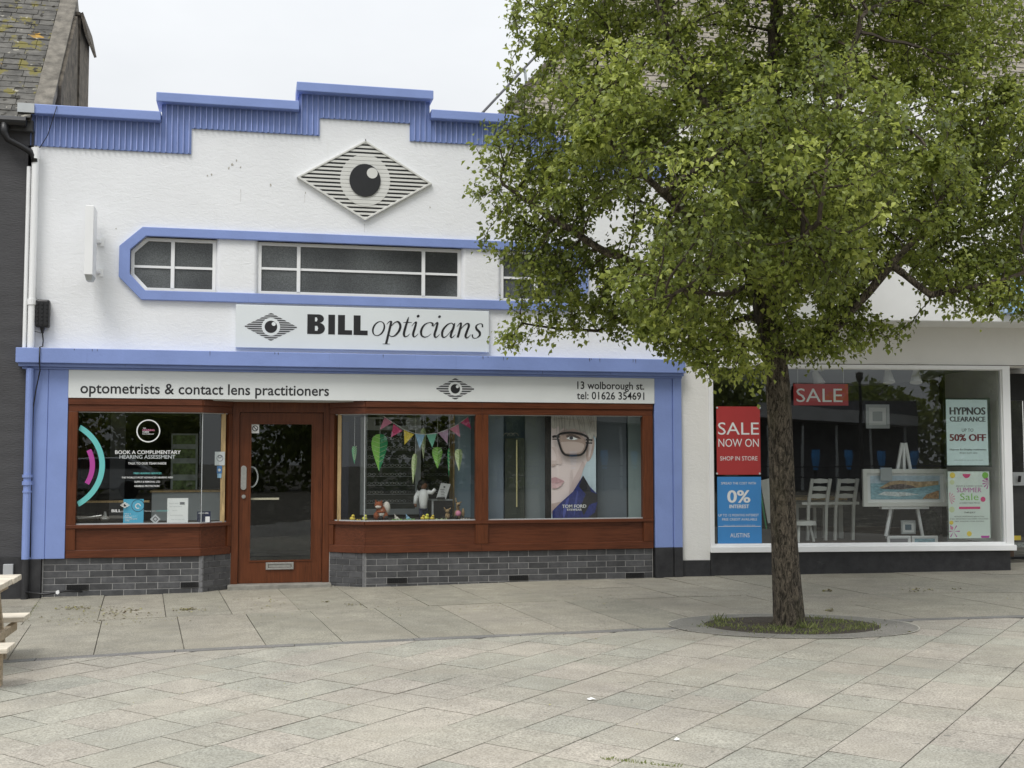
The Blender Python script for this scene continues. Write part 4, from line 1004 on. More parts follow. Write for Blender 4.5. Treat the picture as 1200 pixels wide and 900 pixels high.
sbx.part('edge_strip', B().box(x0 - .03, x0 - .001, -.735, -.625, z0 + .004, z1), flat('pale_blue_edge', (.45, .58, .75)))

def card(name, px0, py0, px1, py1, v, mat, label, cat, frame=SHOPF, f=S, t=.004, parent=None):
    x0, z1 = f(px0, (py0), v); x1, z0 = f(px1, py1, v)
    T = Thing(name, label, cat, ((x0 + x1) / 2, v, z0), frame)
    T.part('sheet', B().box(x0, x1, v, v + t, z0, z1), mat); T.r = (x0, x1, z0, z1, v); return T
def tx(T, s, px0, px1, pyb, cap, mat, f=S, bold=.0, name='lettering'):
    v = T.r[4] - .0012; x0, z = f(px0, pyb, v); x1, _ = f(px1, pyb, v); _, zt = f(px0, pyb - cap, v)
    b = text(B(), s, x0, x1, z, zt - z, v, min(bold, .006))
    if bold > .006:                      # heavier weight: the stroke is widened sideways
        k = (zt - z) * bold * 1.6
        text(b, s, x0 - k, x1 - k, z, zt - z, v - .0004, .006); text(b, s, x0 + k, x1 + k, z, zt - z, v - .0008, .006)
    return T.part(name, b, mat)
def u2(x): return 820 + x / 3.915
def w2(y): return 440 + y / 3.915
def u3(x): return 1000 + x / 3.915
VG = -.012
T = card('sale_poster', u2(76), w2(142), u2(280), w2(455), VG, RED, 'red SALE NOW ON shop in store poster on the glass left of the tree trunk', 'poster')
tx(T, 'SALE', u2(84), u2(272), w2(271), 14.5, WHITE, bold=.0); tx(T, 'NOW ON', u2(86), u2(271), w2(327), 9.5, WHITE); tx(T, 'SHOP IN STORE', u2(94), u2(265), w2(390), 5, WHITE)
for cx in (80, 276):
    for cy in (148, 450):
        x, z = S(u2(cx), w2(cy), VG - .01); T.part('suction_cup', B().disc(x, z, .012, VG - .01, VG - .001, 10), PALEPRINT)
T = card('interest_poster', u2(80), w2(465), u2(285), w2(770), VG, BLU, 'blue 0% interest poster on the glass below the red SALE NOW ON poster', 'poster')
tx(T, 'SPREAD THE COST WITH', u2(98), u2(258), w2(500), 2.8, WHITE); tx(T, '0%', u2(128), u2(231), w2(583), 14.5, WHITE, bold=.02); tx(T, 'INTEREST', u2(137), u2(226), w2(609), 4.2, WHITE, bold=.02)
tx(T, 'UP TO 12 MONTHS INTEREST', u2(86), u2(271), w2(647), 2.9, WHITE); tx(T, 'FREE CREDIT AVAILABLE', u2(103), u2(263), w2(666), 2.9, WHITE); tx(T, 'subject to status, terms and conditions apply', u2(110), u2(255), w2(689), 1, WHITE); tx(T, 'AUSTINS', u2(140), u2(229), w2(743), 5, WHITE)
x0, z = S(u2(86), w2(694), VG); x1, _ = S(u2(280), w2(694), VG); T.part('rule', B().box(x0, x1, VG - .002, VG - .0008, z, z + .006), WHITE)
T = card('hanging_sale_sign', u2(430), w2(38), u2(682), w2(138), .12, RED, 'red landscape SALE sign hanging high behind the shop glass', 'sign')
tx(T, 'SALE', u2(444), u2(655), w2(121), 16, WHITE)
for cx in (450, 660):
    x, z = S(u2(cx), w2(38), .12); T.part('hanging_thread', B().tube([(x, .12, z), (x, .12, 2.59)], .002, 4), WHITE)
T = card('clearance_poster', u3(424), w2(110), u3(621), w2(412), .06, MINT, 'pale HYPNOS CLEARANCE up to 50% off poster in a clear holder', 'poster')
tx(T, 'HYPNOS', u3(443), u3(605), w2(179), 8.6, INKG, bold=.035); tx(T, 'CLEARANCE', u3(443), u3(605), w2(211), 5.8, INKG, bold=.03); tx(T, 'UP TO', u3(498), u3(551), w2(258), 3.8, INKG)
tx(T, '50% OFF', u3(443), u3(608), w2(300), 8, NAVYT, bold=.035); tx(T, 'Hypnos Ex-Display mattresses', u3(443), u3(610), w2(343), 1.8, INKG, bold=.01); tx(T, 'divan bed sets', u3(487), u3(569), w2(358), 1.8, INKG); tx(T, 'while stocks last, ask in store for details', u3(462), u3(596), w2(390), 1.0, INKG)
a, c_, d, e, v = T.r; T.part('holder', B().ringp([(a - .03, e + .02), (a - .03, d - .02), (c_ + .035, d - .02), (c_ + .035, e + .02)], [(a - .004, e - .001), (a - .004, d + .001), (c_ + .004, d + .001), (c_ + .004, e - .001)], v - .004, v + .01), glassm('acrylic', (.75, .82, .8)))
T = card('summer_sale_poster', u3(433), w2(440), u3(630), w2(746), .06, flat('cream_poster', (.62, .70, .64)), 'cream SUMMER Sale poster with fruit and palm prints below the clearance poster', 'poster')
tx(T, 'SUMMER', u3(475), u3(588), w2(536), 5.5, MAG); tx(T, 'Sale', u3(490), u3(575), w2(572), 8, LGRN); tx(T, 'BEAUTY & SUMMER SAVINGS', u3(472), u3(592), w2(510), 1.4, INKG); tx(T, '& UNBEATABLE PRICES', u3(488), u3(580), w2(588), 1.6, INKG); tx(T, 'THIS JULY', u3(508), u3(560), w2(632), 1.8, INKG, bold=.01)
for i, q in enumerate((650, 661, 672)): tx(T, ['REDUCED FURNITURE AND BEDS IN STORE', 'EVERY DEPARTMENT HAS OFFERS THIS SUMMER', 'SEE INSIDE FOR MORE'][i], u3(465 - 20 * (i == 1)), u3(600 + 20 * (i == 1)), w2(q), 1.3, INKG)
x0, z = S(u3(485), w2(613), .06); x1, z1 = S(u3(582), w2(602), .06); T.part('red_bar', B().box(x0, x1, .0580, .0595, z, z1), HOT)
def fruit(px, py, r, m, slice_=False):
    x, z = S(u3(px), w2(py), .0585); b = B()
    n = 14; pts = [(x + r * math.cos(a), z + r * math.sin(a)) for a in [(math.pi if slice_ else 2 * math.pi) * k / n + (math.pi if slice_ else 0) for k in range(n + (1 if slice_ else 0))]]
    T.part('fruit_print', b.poly([(max(T.r[0] + .003, min(T.r[1] - .003, p[0])), min(T.r[3] - .003, max(T.r[2] + .003, p[1]))) for p in pts], .0585), m)
for q in ((455, 458, .035, YEL), (453, 490, .03, PGRN), (605, 458, .04, LGRN), (452, 615, .036, PGRN), (450, 675, .026, YEL), (532, 726, .032, YEL), (595, 568, .032, HOT), (452, 700, .02, PINK), (612, 476, .015, MAG)): fruit(*q)
fruit(519, 452, .05, HOT, True); fruit(605, 735, .055, MAG, True)
def fan(px, py, r, m, a0, a1):
    x, z = S(u3(px), w2(py), .0585); b = B()
    for k in range(6):
        a = R_(a0 + (a1 - a0) * k / 5); b.poly([(x, z), (min(T.r[1] - .003, max(T.r[0] + .003, x + r * math.cos(a - .09))), z + r * math.sin(a - .09)), (min(T.r[1] - .003, max(T.r[0] + .003, x + r * math.cos(a + .09))), z + r * math.sin(a + .09))], .0588 + .0001 * k)
    T.part('palm_print', b, m)
fan(440, 565, .075, PINK, -60, 80); fan(622, 490, .085, MAG, 110, 250); fan(460, 715, .08, MAG, 0, 300)
a, c_, d, e, v = T.r; T.part('holder', B().ringp([(a - .02, e + .01), (a - .02, d - .035), (c_ + .02, d - .035), (c_ + .02, e + .01)], [(a - .004, e - .001), (a - .004, d + .001), (c_ + .004, d + .001), (c_ + .004, e - .001)], v - .004, v + .01), GLASS)
# easel with the seascape
V = .55
def Sp(px, py, v=V): x, z = S(px, py, v); return (x, v, z)
es = Thing('easel', 'white wooden display easel holding the seascape painting', 'easel', Sp(1059, 640), SHOPF)
ap = Sp(1059, 519); lt = Sp(1038, 628); rt_ = Sp(1081, 628)
es.part('front_leg', B().bar(Sp(1057, 519), lt, .035, .03), MWB); es.part('front_leg', B().bar(Sp(1061, 519), rt_, .035, .03), MWB)
p = Sp(1059, 524, V + .02); es.part('rear_leg', B().bar(p, (p[0], V + .6, .41), .03, .03), MWB)
a = Sp(1031, 594.5); c_ = Sp(1086, 594.5); es.part('tray', B().box(a[0], c_[0], V - .07, V + .02, a[2] - .02, a[2] + .012), MWB)
es.part('mast', B().box(ap[0] - .018, ap[0] + .018, V - .005, V + .02, a[2], ap[2] - .02), MWB)
a = Sp(1009, 593.5); c_ = Sp(1107, 549.5)
pt = Thing('seascape_painting', 'wide cream framed seascape print of a rocky headland on the easel', 'painting', a, SHOPF); V1 = V - .06
x0, z0 = a[0], a[2]; x1, z1 = c_[0], c_[2]; fwid = .055
pt.part('frame', B().ringp([(x0, z1), (x0, z0), (x1, z0), (x1, z1)], [(x0 + fwid, z1 - fwid), (x0 + fwid, z0 + fwid), (x1 - fwid, z0 + fwid), (x1 - fwid, z1 - fwid)], V1 - .03, V1 + .02), CREAM, bevel=.004)
pt.part('mount', B().box(x0 + .03, x1 - .03, V1 - .006, V1, z0 + .03, z1 - .03), WHITE)
ix0, ix1, iz0, iz1 = x0 + .1, x1 - .1, z0 + .09, z1 - .085; iw, ih = ix1 - ix0, iz1 - iz0; q = lambda a, c: (ix0 + iw * a, iz0 + ih * c)
pt.part('sky_print', B().poly([q(0, .55), q(1, .6), q(1, 1), q(0, 1)], V1 - .008), SKYP)
pt.part('sea_print', B().poly([q(0, 0), q(1, 0), q(1, .62), q(.75, .7), q(0, .68)], V1 - .0095), SEA)
pt.part('headland_print', B().poly([q(.12, .48), q(.2, .44), q(.45, .42), q(.7, .5), q(.98, .62), q(.98, .78), q(.7, .75), q(.42, .8), q(.28, .76)], V1 - .011), SAND)
pt.part('headland_shade_print', B().poly([q(.15, .45), q(.4, .42), q(.66, .5), q(.6, .58), q(.44, .66), q(.3, .6)], V1 - .0125), M('rock_print', (.16, .13, .12), .6, .6, 40))
pt.part('foam_print', B().poly([q(.1, .2), q(.4, .12), q(.7, .2), q(.5, .3), q(.2, .33)], V1 - .011), M('foam_print_paint', (.6, .66, .66), .6, .25, 30))
pt.part('beach_print', B().poly([q(.74, .02), q(.98, .02), q(.98, .38), q(.9, .3), q(.8, .2)], V1 - .0125), M('shore_print', (.38, .22, .10), .6, .5, 40))
a = Sp(1028, 563); c_ = Sp(1041, 548); pt.part('price_card', B().box(a[0], c_[0], V1 - .05, V1 - .045, a[2], c_[2]), GREYB)
def small_frame(px0, py0, px1, py1, v, fm, im, label, th=.02, name='framed_picture'):
    x0, z1 = S(px0, py0, v); x1, z0 = S(px1, py1, v)
    T = Thing(name, label, 'framed picture', (x0, v, z0), SHOPF)
    T.part('frame', B().ringp([(x0, z1), (x0, z0), (x1, z0), (x1, z1)], [(x0 + th, z1 - th), (x0 + th, z0 + th), (x1 - th, z0 + th), (x1 - th, z1 - th)], v - .015, v + .01), fm)
    T.part('mount', B().box(x0 + th / 2, x1 - th / 2, v - .004, v + .004, z0 + th / 2, z1 - th / 2), WHITE)
    t = .3 * (z1 - z0); T.part('print', B().box(x0 + t, x1 - t, v - .007, v - .0045, z0 + t, z1 - t), im); return T
small_frame(u3(218), w2(665), u3(284), w2(727), .6, ALU, DKB, 'small grey framed picture standing between the easel legs')
small_frame(u3(155), w2(736), u3(262), w2(778), .35, WHITE, GREYD, 'small framed print at the left foot of the easel')
small_frame(u3(268), w2(736), u3(386), w2(778), .35, WHITE, SEA, 'small framed blue and yellow print at the right foot of the easel')
small_frame(u3(55), w2(133), u3(165), w2(243), .9, ALU, GREYB, 'grey framed picture hung high beside the lamp reflection', .04)
# ladder-back chairs, table, stool
def chair(px, v, label):
    x, z = S(px, 600, v); zf = .40; base = (x, v, zf)
    T = Thing('ladder_back_chair', label, 'chair', base, SHOPF, 'white chairs at the table in the furniture shop window'); W_ = .12; top = S(px, 561, v)[1]; sh = .46
    for sx in (-1, 1):
        T.part('back_post', B().bar((x + sx * W_, v + .02, zf), (x + sx * W_ + .01, v - .0, zf + sh), .036, .036).bar((x + sx * W_ + .01, v, zf + sh - .01), (x + sx * W_ + .03, v - .10, top), .042, .03), CREAM)
        T.part('leg', B().bar((x + sx * W_, v + .42, zf), (x + sx * W_, v + .42, zf + sh), .038, .038), CREAM)
    for k in range(3):
        t = .24 + .29 * k; zc = zf + sh + t * (top - zf - sh) + .03; dx = .01 + .02 * t; y = v - .1 * t
        T.part('back_slat', B().prism([(x - W_ + dx, zc - .02), (x + dx, zc - .028), (x + W_ + dx, zc - .02), (x + W_ + dx, zc + .022), (x + dx, zc + .034), (x - W_ + dx, zc + .022)], y - .01, y + .008), CREAM)
    T.part('seat', B().box(x - .2, x + .2, v - .02, v + .44, zf + sh, zf + sh + .035), CREAM)
    return T
chair(957, 1.0, 'left white ladder-back chair seen just right of the tree trunk'); chair(989, 1.02, 'right white ladder-back chair nearer the easel')
x0, z = S(905, 584, 1.5); x1, _ = S(978, 584, 1.5)
tb = Thing('dining_table', 'pale wooden table behind the two white chairs', 'table', (x0, 1.5, .4), SHOPF)
tb.part('tabletop', B().box(x0, x1 + .1, 1.3, 2.1, z - .02, z + .02), OAK); tb.part('apron', B().box(x0 + .06, x1 + .04, 1.36, 2.0, z - .12, z - .02), CREAM)
for xx in (x0 + .08, x1): tb.part('leg', B().box(xx, xx + .06, 1.36, 1.42, .4, z - .1), CREAM)
x, z = S(938, 613, .8); sto = Thing('round_stool', 'round white seated stool partly behind the tree trunk', 'stool', (x, .8, .4), SHOPF)
sto.part('seat', B().tube([(x, .8, z - .02), (x, .8, z + .03)], [.2, .19], 20), CREAM)
for a in (0, 2.1, 4.2): sto.part('leg', B().bar((x + .12 * math.cos(a), .8 + .12 * math.sin(a), z - .02), (x + .17 * math.cos(a), .8 + .17 * math.sin(a), .4), .03, .03), CREAM)
lf = Thing('leaning_mirror_frame', 'white slatted frame leaning behind the posters left of the trunk', 'frame', Sp(897, 610, .5), SHOPF)
lf.part('panel', B().bar(Sp(896, 562, .5), Sp(905, 612, .55), .12, .02), CREAM); lf.part('edge', B().bar(Sp(890, 570, .45), Sp(898, 620, .47), .02, .02), DGRN)
for px, py, lb, k in ((960, 444, 'white ceiling spotlight above the hanging SALE sign', -.05), (1041, 442, 'white ceiling spotlight, middle of the three above the display', 0), (1072.5, 442, 'white ceiling spotlight nearest the clearance poster', .02)):
    x, z = S(px, py, .3); T = Thing('spotlight', lb, 'spotlight', (x, .3, z), SHOPF, 'spotlights along the shop window ceiling')
    T.part('shade', B().tube([(x + k * 1.0, .32, z + .09), (x, .28, z - .07)], [.035, .075], 16), CREAM); T.part('track_box', B().box(x - .10, x + .05, .26, .36, z + .10, z + .14), CREAM); T.part('stem', B().box(x - .01 + k, x + .01 + k, .30, .32, z + .07, 2.6), CREAM)
vs = Thing('floor_vase', 'grey patterned floor vase and dried stems behind the easel', 'vase', Sp(1090, 636, .9), SHOPF)
x, z = S(1090, 625, .9); vs.part('body', B().tube([(x, .9, .4), (x, .9, .52), (x, .9, .7), (x, .9, .78)], [.09, .15, .12, .06], 16), M('vase_grey', (.12, .12, .11), .5, .6, 20))
vb = B()
for k in range(14): a = random.uniform(-.5, .5); vb.tube([(x, .9, .76), (x + a * .5, .9 + random.uniform(-.1, .1), 1.0), (x + a, .9, 1.1 + random.random() * .15)], .006, 4)
vs.part('stems', vb, GREYD)
# ------------------------------------------------------------------ left opticians' window: prints on the glass and things behind it
gy = Y0 + .045 - .0035
def q4(x): return 80 + x / 6
def r4(y): return 470 + y / 6
hp = Thing('window_lettering', 'white and teal hearing assessment lettering with round badge on the left window glass', 'window lettering', (-1.3, gy, .76))
class _R: pass
hp.r = (0, 0, 0, 0, gy + .0012)
for s, a, c_, yb, cp, m in (('BOOK A COMPLIMENTARY', 330, 790, 372, 4.3, WHITE), ('HEARING ASSESSMENT', 360, 752, 405, 4.3, PALEPRINT), ('TALK TO OUR TEAM INSIDE', 420, 690, 446, 2.6, WHITE), ('FREE HEARING SERVICES', 460, 655, 514, 2.1, TEAL),
                         ("THE WORLD'S MOST ADVANCED HEARING AIDS", 375, 735, 544, 2.1, WHITE), ('SUPPLY & REMOVAL LTD', 465, 645, 574, 2.1, WHITE), ('HEARING PROTECTION', 465, 640, 604, 2.1, WHITE)):
    tx(hp, s, q4(a), q4(c_), r4(yb), cp, m, W, .007)
cx, cz = W(q4(563), r4(210), gy); r = .125
bb = B(); arc_band(bb, cx, cz, r * .9, r, 0, 360, gy, 40); hp.part('badge_ring', bb, WHITE)
for s, a, c_, yb, cp, m in (('THE', 525, 545, 195, 1.4, WHITE), ('HEARING', 522, 606, 210, 2.1, PINK), ('CARE', 522, 568, 223, 2.0, WHITE), ('PARTNERSHIP', 522, 602, 235, 1.2, WHITE)): tx(hp, s, q4(a), q4(c_), r4(yb), cp, m, W, .012)
ad = Thing('window_arcs', 'teal and magenta curved stripes printed on the left edge of the left window', 'window graphic', (-1.8, gy, .9))
cx, cz = W(65.4, 545.8, gy); e1, _ = W(123, 545.8, gy); Rr = e1 - cx; xl = -1.825
def arcs(r0, r1, a0, a1, m, nm):
    b = B(); v = []; n = 40
    for k in range(n + 1):
        a = R_(a0 + (a1 - a0) * k / n)
        v += [(max(xl, cx + r0 * math.cos(a)), gy, cz + r0 * math.sin(a)), (max(xl, cx + r1 * math.cos(a)), gy, cz + r1 * math.sin(a))]
    ad.part(nm, b.add(v, [(2 * k, 2 * k + 1, 2 * k + 3, 2 * k + 2) for k in range(n)]), m)
arcs(Rr * .885, Rr, -61, 61, TEAL, 'teal_arc'); arcs(Rr * .69, Rr * .795, -31, 27, MAG, 'magenta_arc')
T = card('blue_leaflet', q4(389), r4(690), q4(528), r4(868), gy + .02, SKYB, 'bright blue leaflet with white print standing in the left window', 'leaflet', IDF, W)
for i in range(5): tx(T, ['Have a', 'free', 'hearing', 'assessment', 'today'][i], q4(398), q4([440, 425, 445, 485, 430][i]), r4(797 + i * 12), 1.5, WHITE, W, .012)
x, z = W(q4(490), r4(735), T.r[4]); bb = B(); arc_band(bb, x, z, .062, .068, 20, 340, T.r[4] - .001); T.part('ring_print', bb, NAVY)
x, z = W(q4(490), r4(738), T.r[4]); bb = B(); arc_band(bb, x, z, .02, .03, 0, 300, T.r[4] - .001); T.part('face_print', bb, WHITE)
T = card('white_notice', q4(697), r4(683), q4(841), r4(864), gy + .02, WHITE, 'white printed notice sheet standing in the left window', 'notice', IDF, W)
for k, (a, c_, yy) in enumerate(((710, 775, 722), (712, 800, 745), (730, 765, 772), (715, 805, 806), (722, 816, 835))): tx(T, ['Patient safety', 'Please keep your distance', 'Covid-19', 'One customer at a time please', 'Thank you for your help'][k], q4(a), q4(c_), r4(yy), 1.1, GREYB, W)
x, z = W(q4(785), r4(728), T.r[4]); x1, z1 = W(q4(818), r4(710), T.r[4]); T.part('stamp_print', B().box(x, x1, T.r[4] - .002, T.r[4] - .0008, z, z1), GREYD)
T = card('navy_leaflet', q4(907), r4(776), q4(1000), r4(858), gy + .05, NAVY, 'small navy leaflet propped at the right of the left window', 'leaflet', IDF, W)
tx(T, 'REPAIR HERE', q4(916), q4(985), r4(793), 1.6, WHITE, W, .01); x, z = W(q4(963), r4(853), T.r[4]); x1, z1 = W(q4(995), r4(812), T.r[4]); T.part('white_patch', B().box(x, x1, T.r[4] - .002, T.r[4] - .001, z, z1), WHITE)
gw = Thing('window_name_print', 'small eye emblem and BILL name printed low on the left window', 'window lettering', (-1.4, gy, .85)); gw.r = (0, 0, 0, 0, gy + .0012)
x, z = W(q4(398), r4(732), gy); logo_print(gw, x, z, .055, .034, gy + .0008, 5, CREAM, CREAM)
tx(gw, 'BILL', q4(305), q4(371), r4(781), 3.2, WHITE, W, .018); tx(gw, 'opticians', q4(373), q4(388), r4(781), 2.5, PALEPRINT, W); tx(gw, 'hearing care', q4(535), q4(612), r4(777), 1.6, PALEPRINT, W); tx(gw, 'aaaaa'.replace('a', 'o'), q4(620), q4(705), r4(776), 2.0, TEAL, W)
dmd = Thing('lozenge_sticker', 'small grey lozenge sticker low on the left window', 'sticker', (-1.2, gy, .78)); x, z = W(q4(612), r4(830), gy); dmd.part('sheet', B().prism([(x - .055, z), (x, z - .055), (x + .055, z), (x, z + .055)], gy, gy + .002), GREYB)
dmd.part('mark', B().ringp([(x - .03, z), (x, z - .03), (x + .03, z), (x, z + .03)], [(x - .02, z), (x, z - .02), (x + .02, z), (x, z + .02)], gy - .001, gy), INKG)
T = card('award_sticker', q4(1031), r4(356), q4(1100), r4(452), .19, PALEPRINT, 'pale square award sticker on the splayed side glass beside the door', 'sticker', IDF, W); x, z = W(q4(1066), r4(402), .19); bb = B(); arc_band(bb, x, z, .03, .036, 0, 360, .188); arc_band(bb, x, z + .02, .012, .02, 0, 360, .188); T.part('emblem_print', bb, GREYD)
T = card('blue_badge_sticker', q4(1045), r4(456), q4(1080), r4(508), .19, flat('badge_blue', (.05, .16, .36)), 'small blue badge sticker below the award sticker by the door', 'sticker', IDF, W)
x, z = W(q4(1062), r4(485), .188); T.part('disc_print', B().poly(circ(x, z, .016, n=14), .188), PALEPRINT); x, z = W(q4(1048), r4(540), .19); x1, z1 = W(q4(1077), r4(510), .19); T.part('white_tab', B().box(x, x1, .19, .194, z, z1), PBLUE)
# behind the glass
def panel(name, px0, py0, px1, py1, Y, m, label, cat, t=.02):
    x0, z1 = W(px0, py0, Y); x1, z0 = W(px1, py1, Y)
    return single(name, B().box(x0, x1, Y, Y + t, z0, z1), m, label, cat, ((x0 + x1) / 2, Y, z0))
dk = Thing('reception_desk', 'light grey panelled desk low behind the left window', 'desk', (-.8, .8, .6))
x0, z1 = W(178, 577, .8); x1, z0 = W(262, 625, .8); xm, _ = W(235, 600, .8)
dk.part('front_panel', B().box(x0, xm - .003, .8, .83, .05, z1), GREYB); dk.part('side_panel', B().box(xm + .003, x1, .8, .83, .05, z1), GREYB); dk.part('worktop', B().box(x0 - .02, x1, .78, 1.3, z1, z1 + .02), OAK)
x0, z0 = W(100, 588, .5); x1, z1 = W(175, 586.5, .5); single('display_rail', B().box(x0, x1, .49, .52, z0 - .012, z0 + .012), OAK, 'pale wooden display rail across the left window', 'rail', (x0, .5, z0))
T = card('green_banded_panel', 201, 508, 231, 577, 1.2, M('mottled_pale_panel', (.32, .36, .34), .6, .3, 8), 'tall pale panel with green bands behind the left window', 'display panel', IDF, W, .03)  # pale panel crossed by mottled green bands
for a, c_ in ((510, 520.5), (526, 537), (543, 556), (563, 574)):
    x0, z1 = W(202.5, a, 1.195); x1, z0 = W(229, c_, 1.195); T.part('green_band', B().box(x0, x1, 1.193, 1.197, z0, z1), GREENY)
panel('dark_screen', 130, 485, 145, 610, 1.6, GREYD, 'grey upright screen at the back of the left window', 'screen'); panel('wooden_door', 96, 490, 118, 560, 2.2, wood('brown_door', (.11, .06, .03), (20, 14, 1)), 'brown interior door at the back of the opticians left room', 'interior door')
panel('grey_column', 238, 484, 262, 580, 1.5, flat('column_grey', (.05, .055, .065)), 'dark blue grey column behind the splayed side glass', 'column')
sl2 = Thing('desk_lamp', 'chrome swing-arm lamp lying low in the left window', 'lamp', (-1.6, .3, .8)); a = W(92, 608, .3); c_ = W(119, 604, .3); d = W(123, 608, .3)
sl2.part('arm', B().tube([(a[0], .3, a[1]), (c_[0], .3, c_[1])], .008, 6), STEEL); sl2.part('head', B().ell((d[0], .3, d[1]), (.05, .05, .03)).tube([(d[0], .3, d[1]), (d[0], .3, d[1] + .08)], [.03, .012], 8), STEEL)

# ------------------------------------------------------------------ middle window: spring display
def q7(x): return 380 + x / 3.75
def r7(y): return 460 + y / 3.75
rk = Thing('eyewear_rack', 'tall grey framed display rack with rows of spectacles in the middle window', 'display rack', (1.7, 1.0, .75)); YR = 1.0
x0, z1 = W(q7(160), r7(108), YR); x1, z0 = W(q7(422), r7(535), YR); i0, j1 = W(q7(185), r7(165), YR); i1, j0 = W(q7(398), r7(510), YR)
rk.part('frame', B().ringp([(x0, z1), (x0, z0), (x1, z0), (x1, z1)], [(i0, j1), (i0, j0), (i1, j0), (i1, j1)], YR - .03, YR + .03), GREYB, bevel=.004)
rk.part('backboard', B().box(i0, i1, YR, YR + .02, j0, j1), DKG)
a, c_ = W(q7(225), r7(145), YR - .03); d, e = W(q7(358), r7(118), YR - .03); rk.part('header_strip', B().box(a, d, YR - .036, YR - .031, c_, e), INK); rk.r = (0, 0, 0, 0, YR - .036); tx(rk, 'NEW COLLECTION', q7(240), q7(345), r7(136), 2.4, GREYB, W)
for r in range(8):
    zz = j0 + (j1 - j0) * (.10 + r * .113)
    rk.part('shelf_rail', B().box(i0 + .01, i1 - .01, YR - .02, YR, zz - .03, zz - .026), ALU)
    for k in range(6):
        xx = i0 + (i1 - i0) * (.11 + k * .155); b = B()
        for s in (-1, 1): arc_band(b, xx + s * .027, zz, .016, .0215, 0, 360, YR - .03, 10, .75)
        b.box(xx - .007, xx + .007, YR - .032, YR - .028, zz + .002, zz + .006)
        rk.part('spectacles', b, random.choice([GREYB, ALU, STEEL, GREYD]))
rk2 = Thing('side_rack', 'second narrow dark spectacles rack behind the right side of the middle window', 'display rack', (2.3, 1.3, .75)); YR = 1.3
i0, j1 = W(q7(430), r7(170), YR); i1, j0 = W(q7(560), r7(470), YR); rk2.part('backboard', B().box(i0, i1, YR, YR + .02, j0, j1), DKG); rk2.part('edge_post', B().box(i1 - .03, i1, YR - .02, YR, j0, j1 + .2), OAK)
for r in range(7):
    zz = j0 + (j1 - j0) * (.12 + r * .125)
    for k in range(3):
        xx = i0 + (i1 - i0) * (.15 + k * .27); b = B()
        for s in (-1, 1): arc_band(b, xx + s * .027, zz, .016, .0215, 0, 360, YR - .03, 10, .75)
        rk2.part('spectacles', b, random.choice([GREYB, ALU, GREYD]))
panel('blue_grey_board', q7(572), r7(98), q7(662), r7(562), .75, flat('board_pale_blue', (.32, .43, .50)), 'pale blue grey backing board at the right of the middle window', 'board')
panel('board_edge_strip', q7(565), r7(98), q7(572), r7(562), .72, OAK, 'narrow oak edge strip left of the pale blue board', 'edge strip')
panel('navy_banner', q7(72), r7(130), q7(105), r7(560), 1.1, flat('banner_navy', (.03, .035, .07)), 'dark navy banner behind the left of the middle window', 'banner')
YB = .16
bt = Thing('bunting', 'string of pastel triangular bunting across the middle window', 'bunting', (1.8, YB, 1.9))
str_ = [(258, 102), (300, 131), (350, 162), (398, 180), (445, 184), (495, 179), (545, 161), (590, 138), (632, 106)]
bt.part('string', B().tube([(lambda p: (p[0], YB, p[1]))(W(q7(a), r7(c_), YB)) for a, c_ in str_], .003, 4), WHITE)
for (pts, m) in (([(266, 106), (300, 132), (244, 164)], PINK), ([(304, 138), (344, 168), (293, 197)], HOT), ([(350, 165), (395, 184), (353, 229)], YEL), ([(398, 181), (443, 185), (420, 246)], PBLUE), ([(449, 184), (495, 180), (475, 242)], PTEAL),
                 ([(500, 177), (546, 162), (541, 224)], LILAC), ([(549, 158), (590, 139), (598, 197)], PINK), ([(598, 132), (632, 107), (646, 160)], HOT)):
    P = [W(q7(a), r7(c_), YB) for a, c_ in pts]; bt.part('flag', B().prism(P, YB + .003, YB + .005), m)
def drop(cx, top, tip, wd, m, label, m2=None, Y=.22, skew=0):
    x, zt = W(q7(cx), r7(top), Y); xt, zb = W(q7(cx + skew), r7(tip), Y); hw_ = wd / 3.75 / 105 / 2; T = Thing('paper_leaf', label, 'paper decoration', (x, Y, zt), group=None)
    for s, mm in ((-1, m), (1, m2 or m)):
        b = B(); n = 9; prof = [(0, 0), (.45, .03), (.85, .12), (1, .27), (.9, .43), (.68, .6), (.4, .78), (.15, .92), (0, 1)]; v = []
        for k in range(n):
            w_, t = prof[k]; zz = zt + (zb - zt) * t + (.02 if k == 0 else 0) * 0; xx = x + (xt - x) * t
            v += [(xx, Y, zz), (xx + s * hw_ * w_, Y + .035 * w_ * (1 if s > 0 else .6), zz + .012 * w_)]
        T.part('leaf_half', b.add(v, [(2 * k, 2 * k + 1, 2 * k + 3, 2 * k + 2) for k in range(n - 1)]), mm)
        vv = B()
        for k in range(1, 7): t = k / 8; xx = x + (xt - x) * t; zz = zt + (zb - zt) * t; w_ = np.interp(t, [p[1] for p in prof], [p[0] for p in prof]); vv.tube([(xx, Y - .004, zz), (xx + s * hw_ * w_ * .9, Y + .01, zz + .03)], .0018, 3)
        T.part('rib', vv, PGRN if m is not PGRN else LGRN)
    T.part('thread', B().tube([(x, Y, zt), (x, Y, 1.96)], .0015, 3), WHITE)
drop(245, 182, 346, 76, LGRN, 'largest folded paper leaf, half lime green and half emerald, left of the rack', DGRN, skew=-4)
drop(133, 236, 316, 24, DGRN, 'small narrow emerald paper leaf hanging at the far left of the middle window'); drop(400, 268, 402, 26, PGRN, 'narrow cream paper leaf hanging low beneath the blue bunting flag', skew=-10)
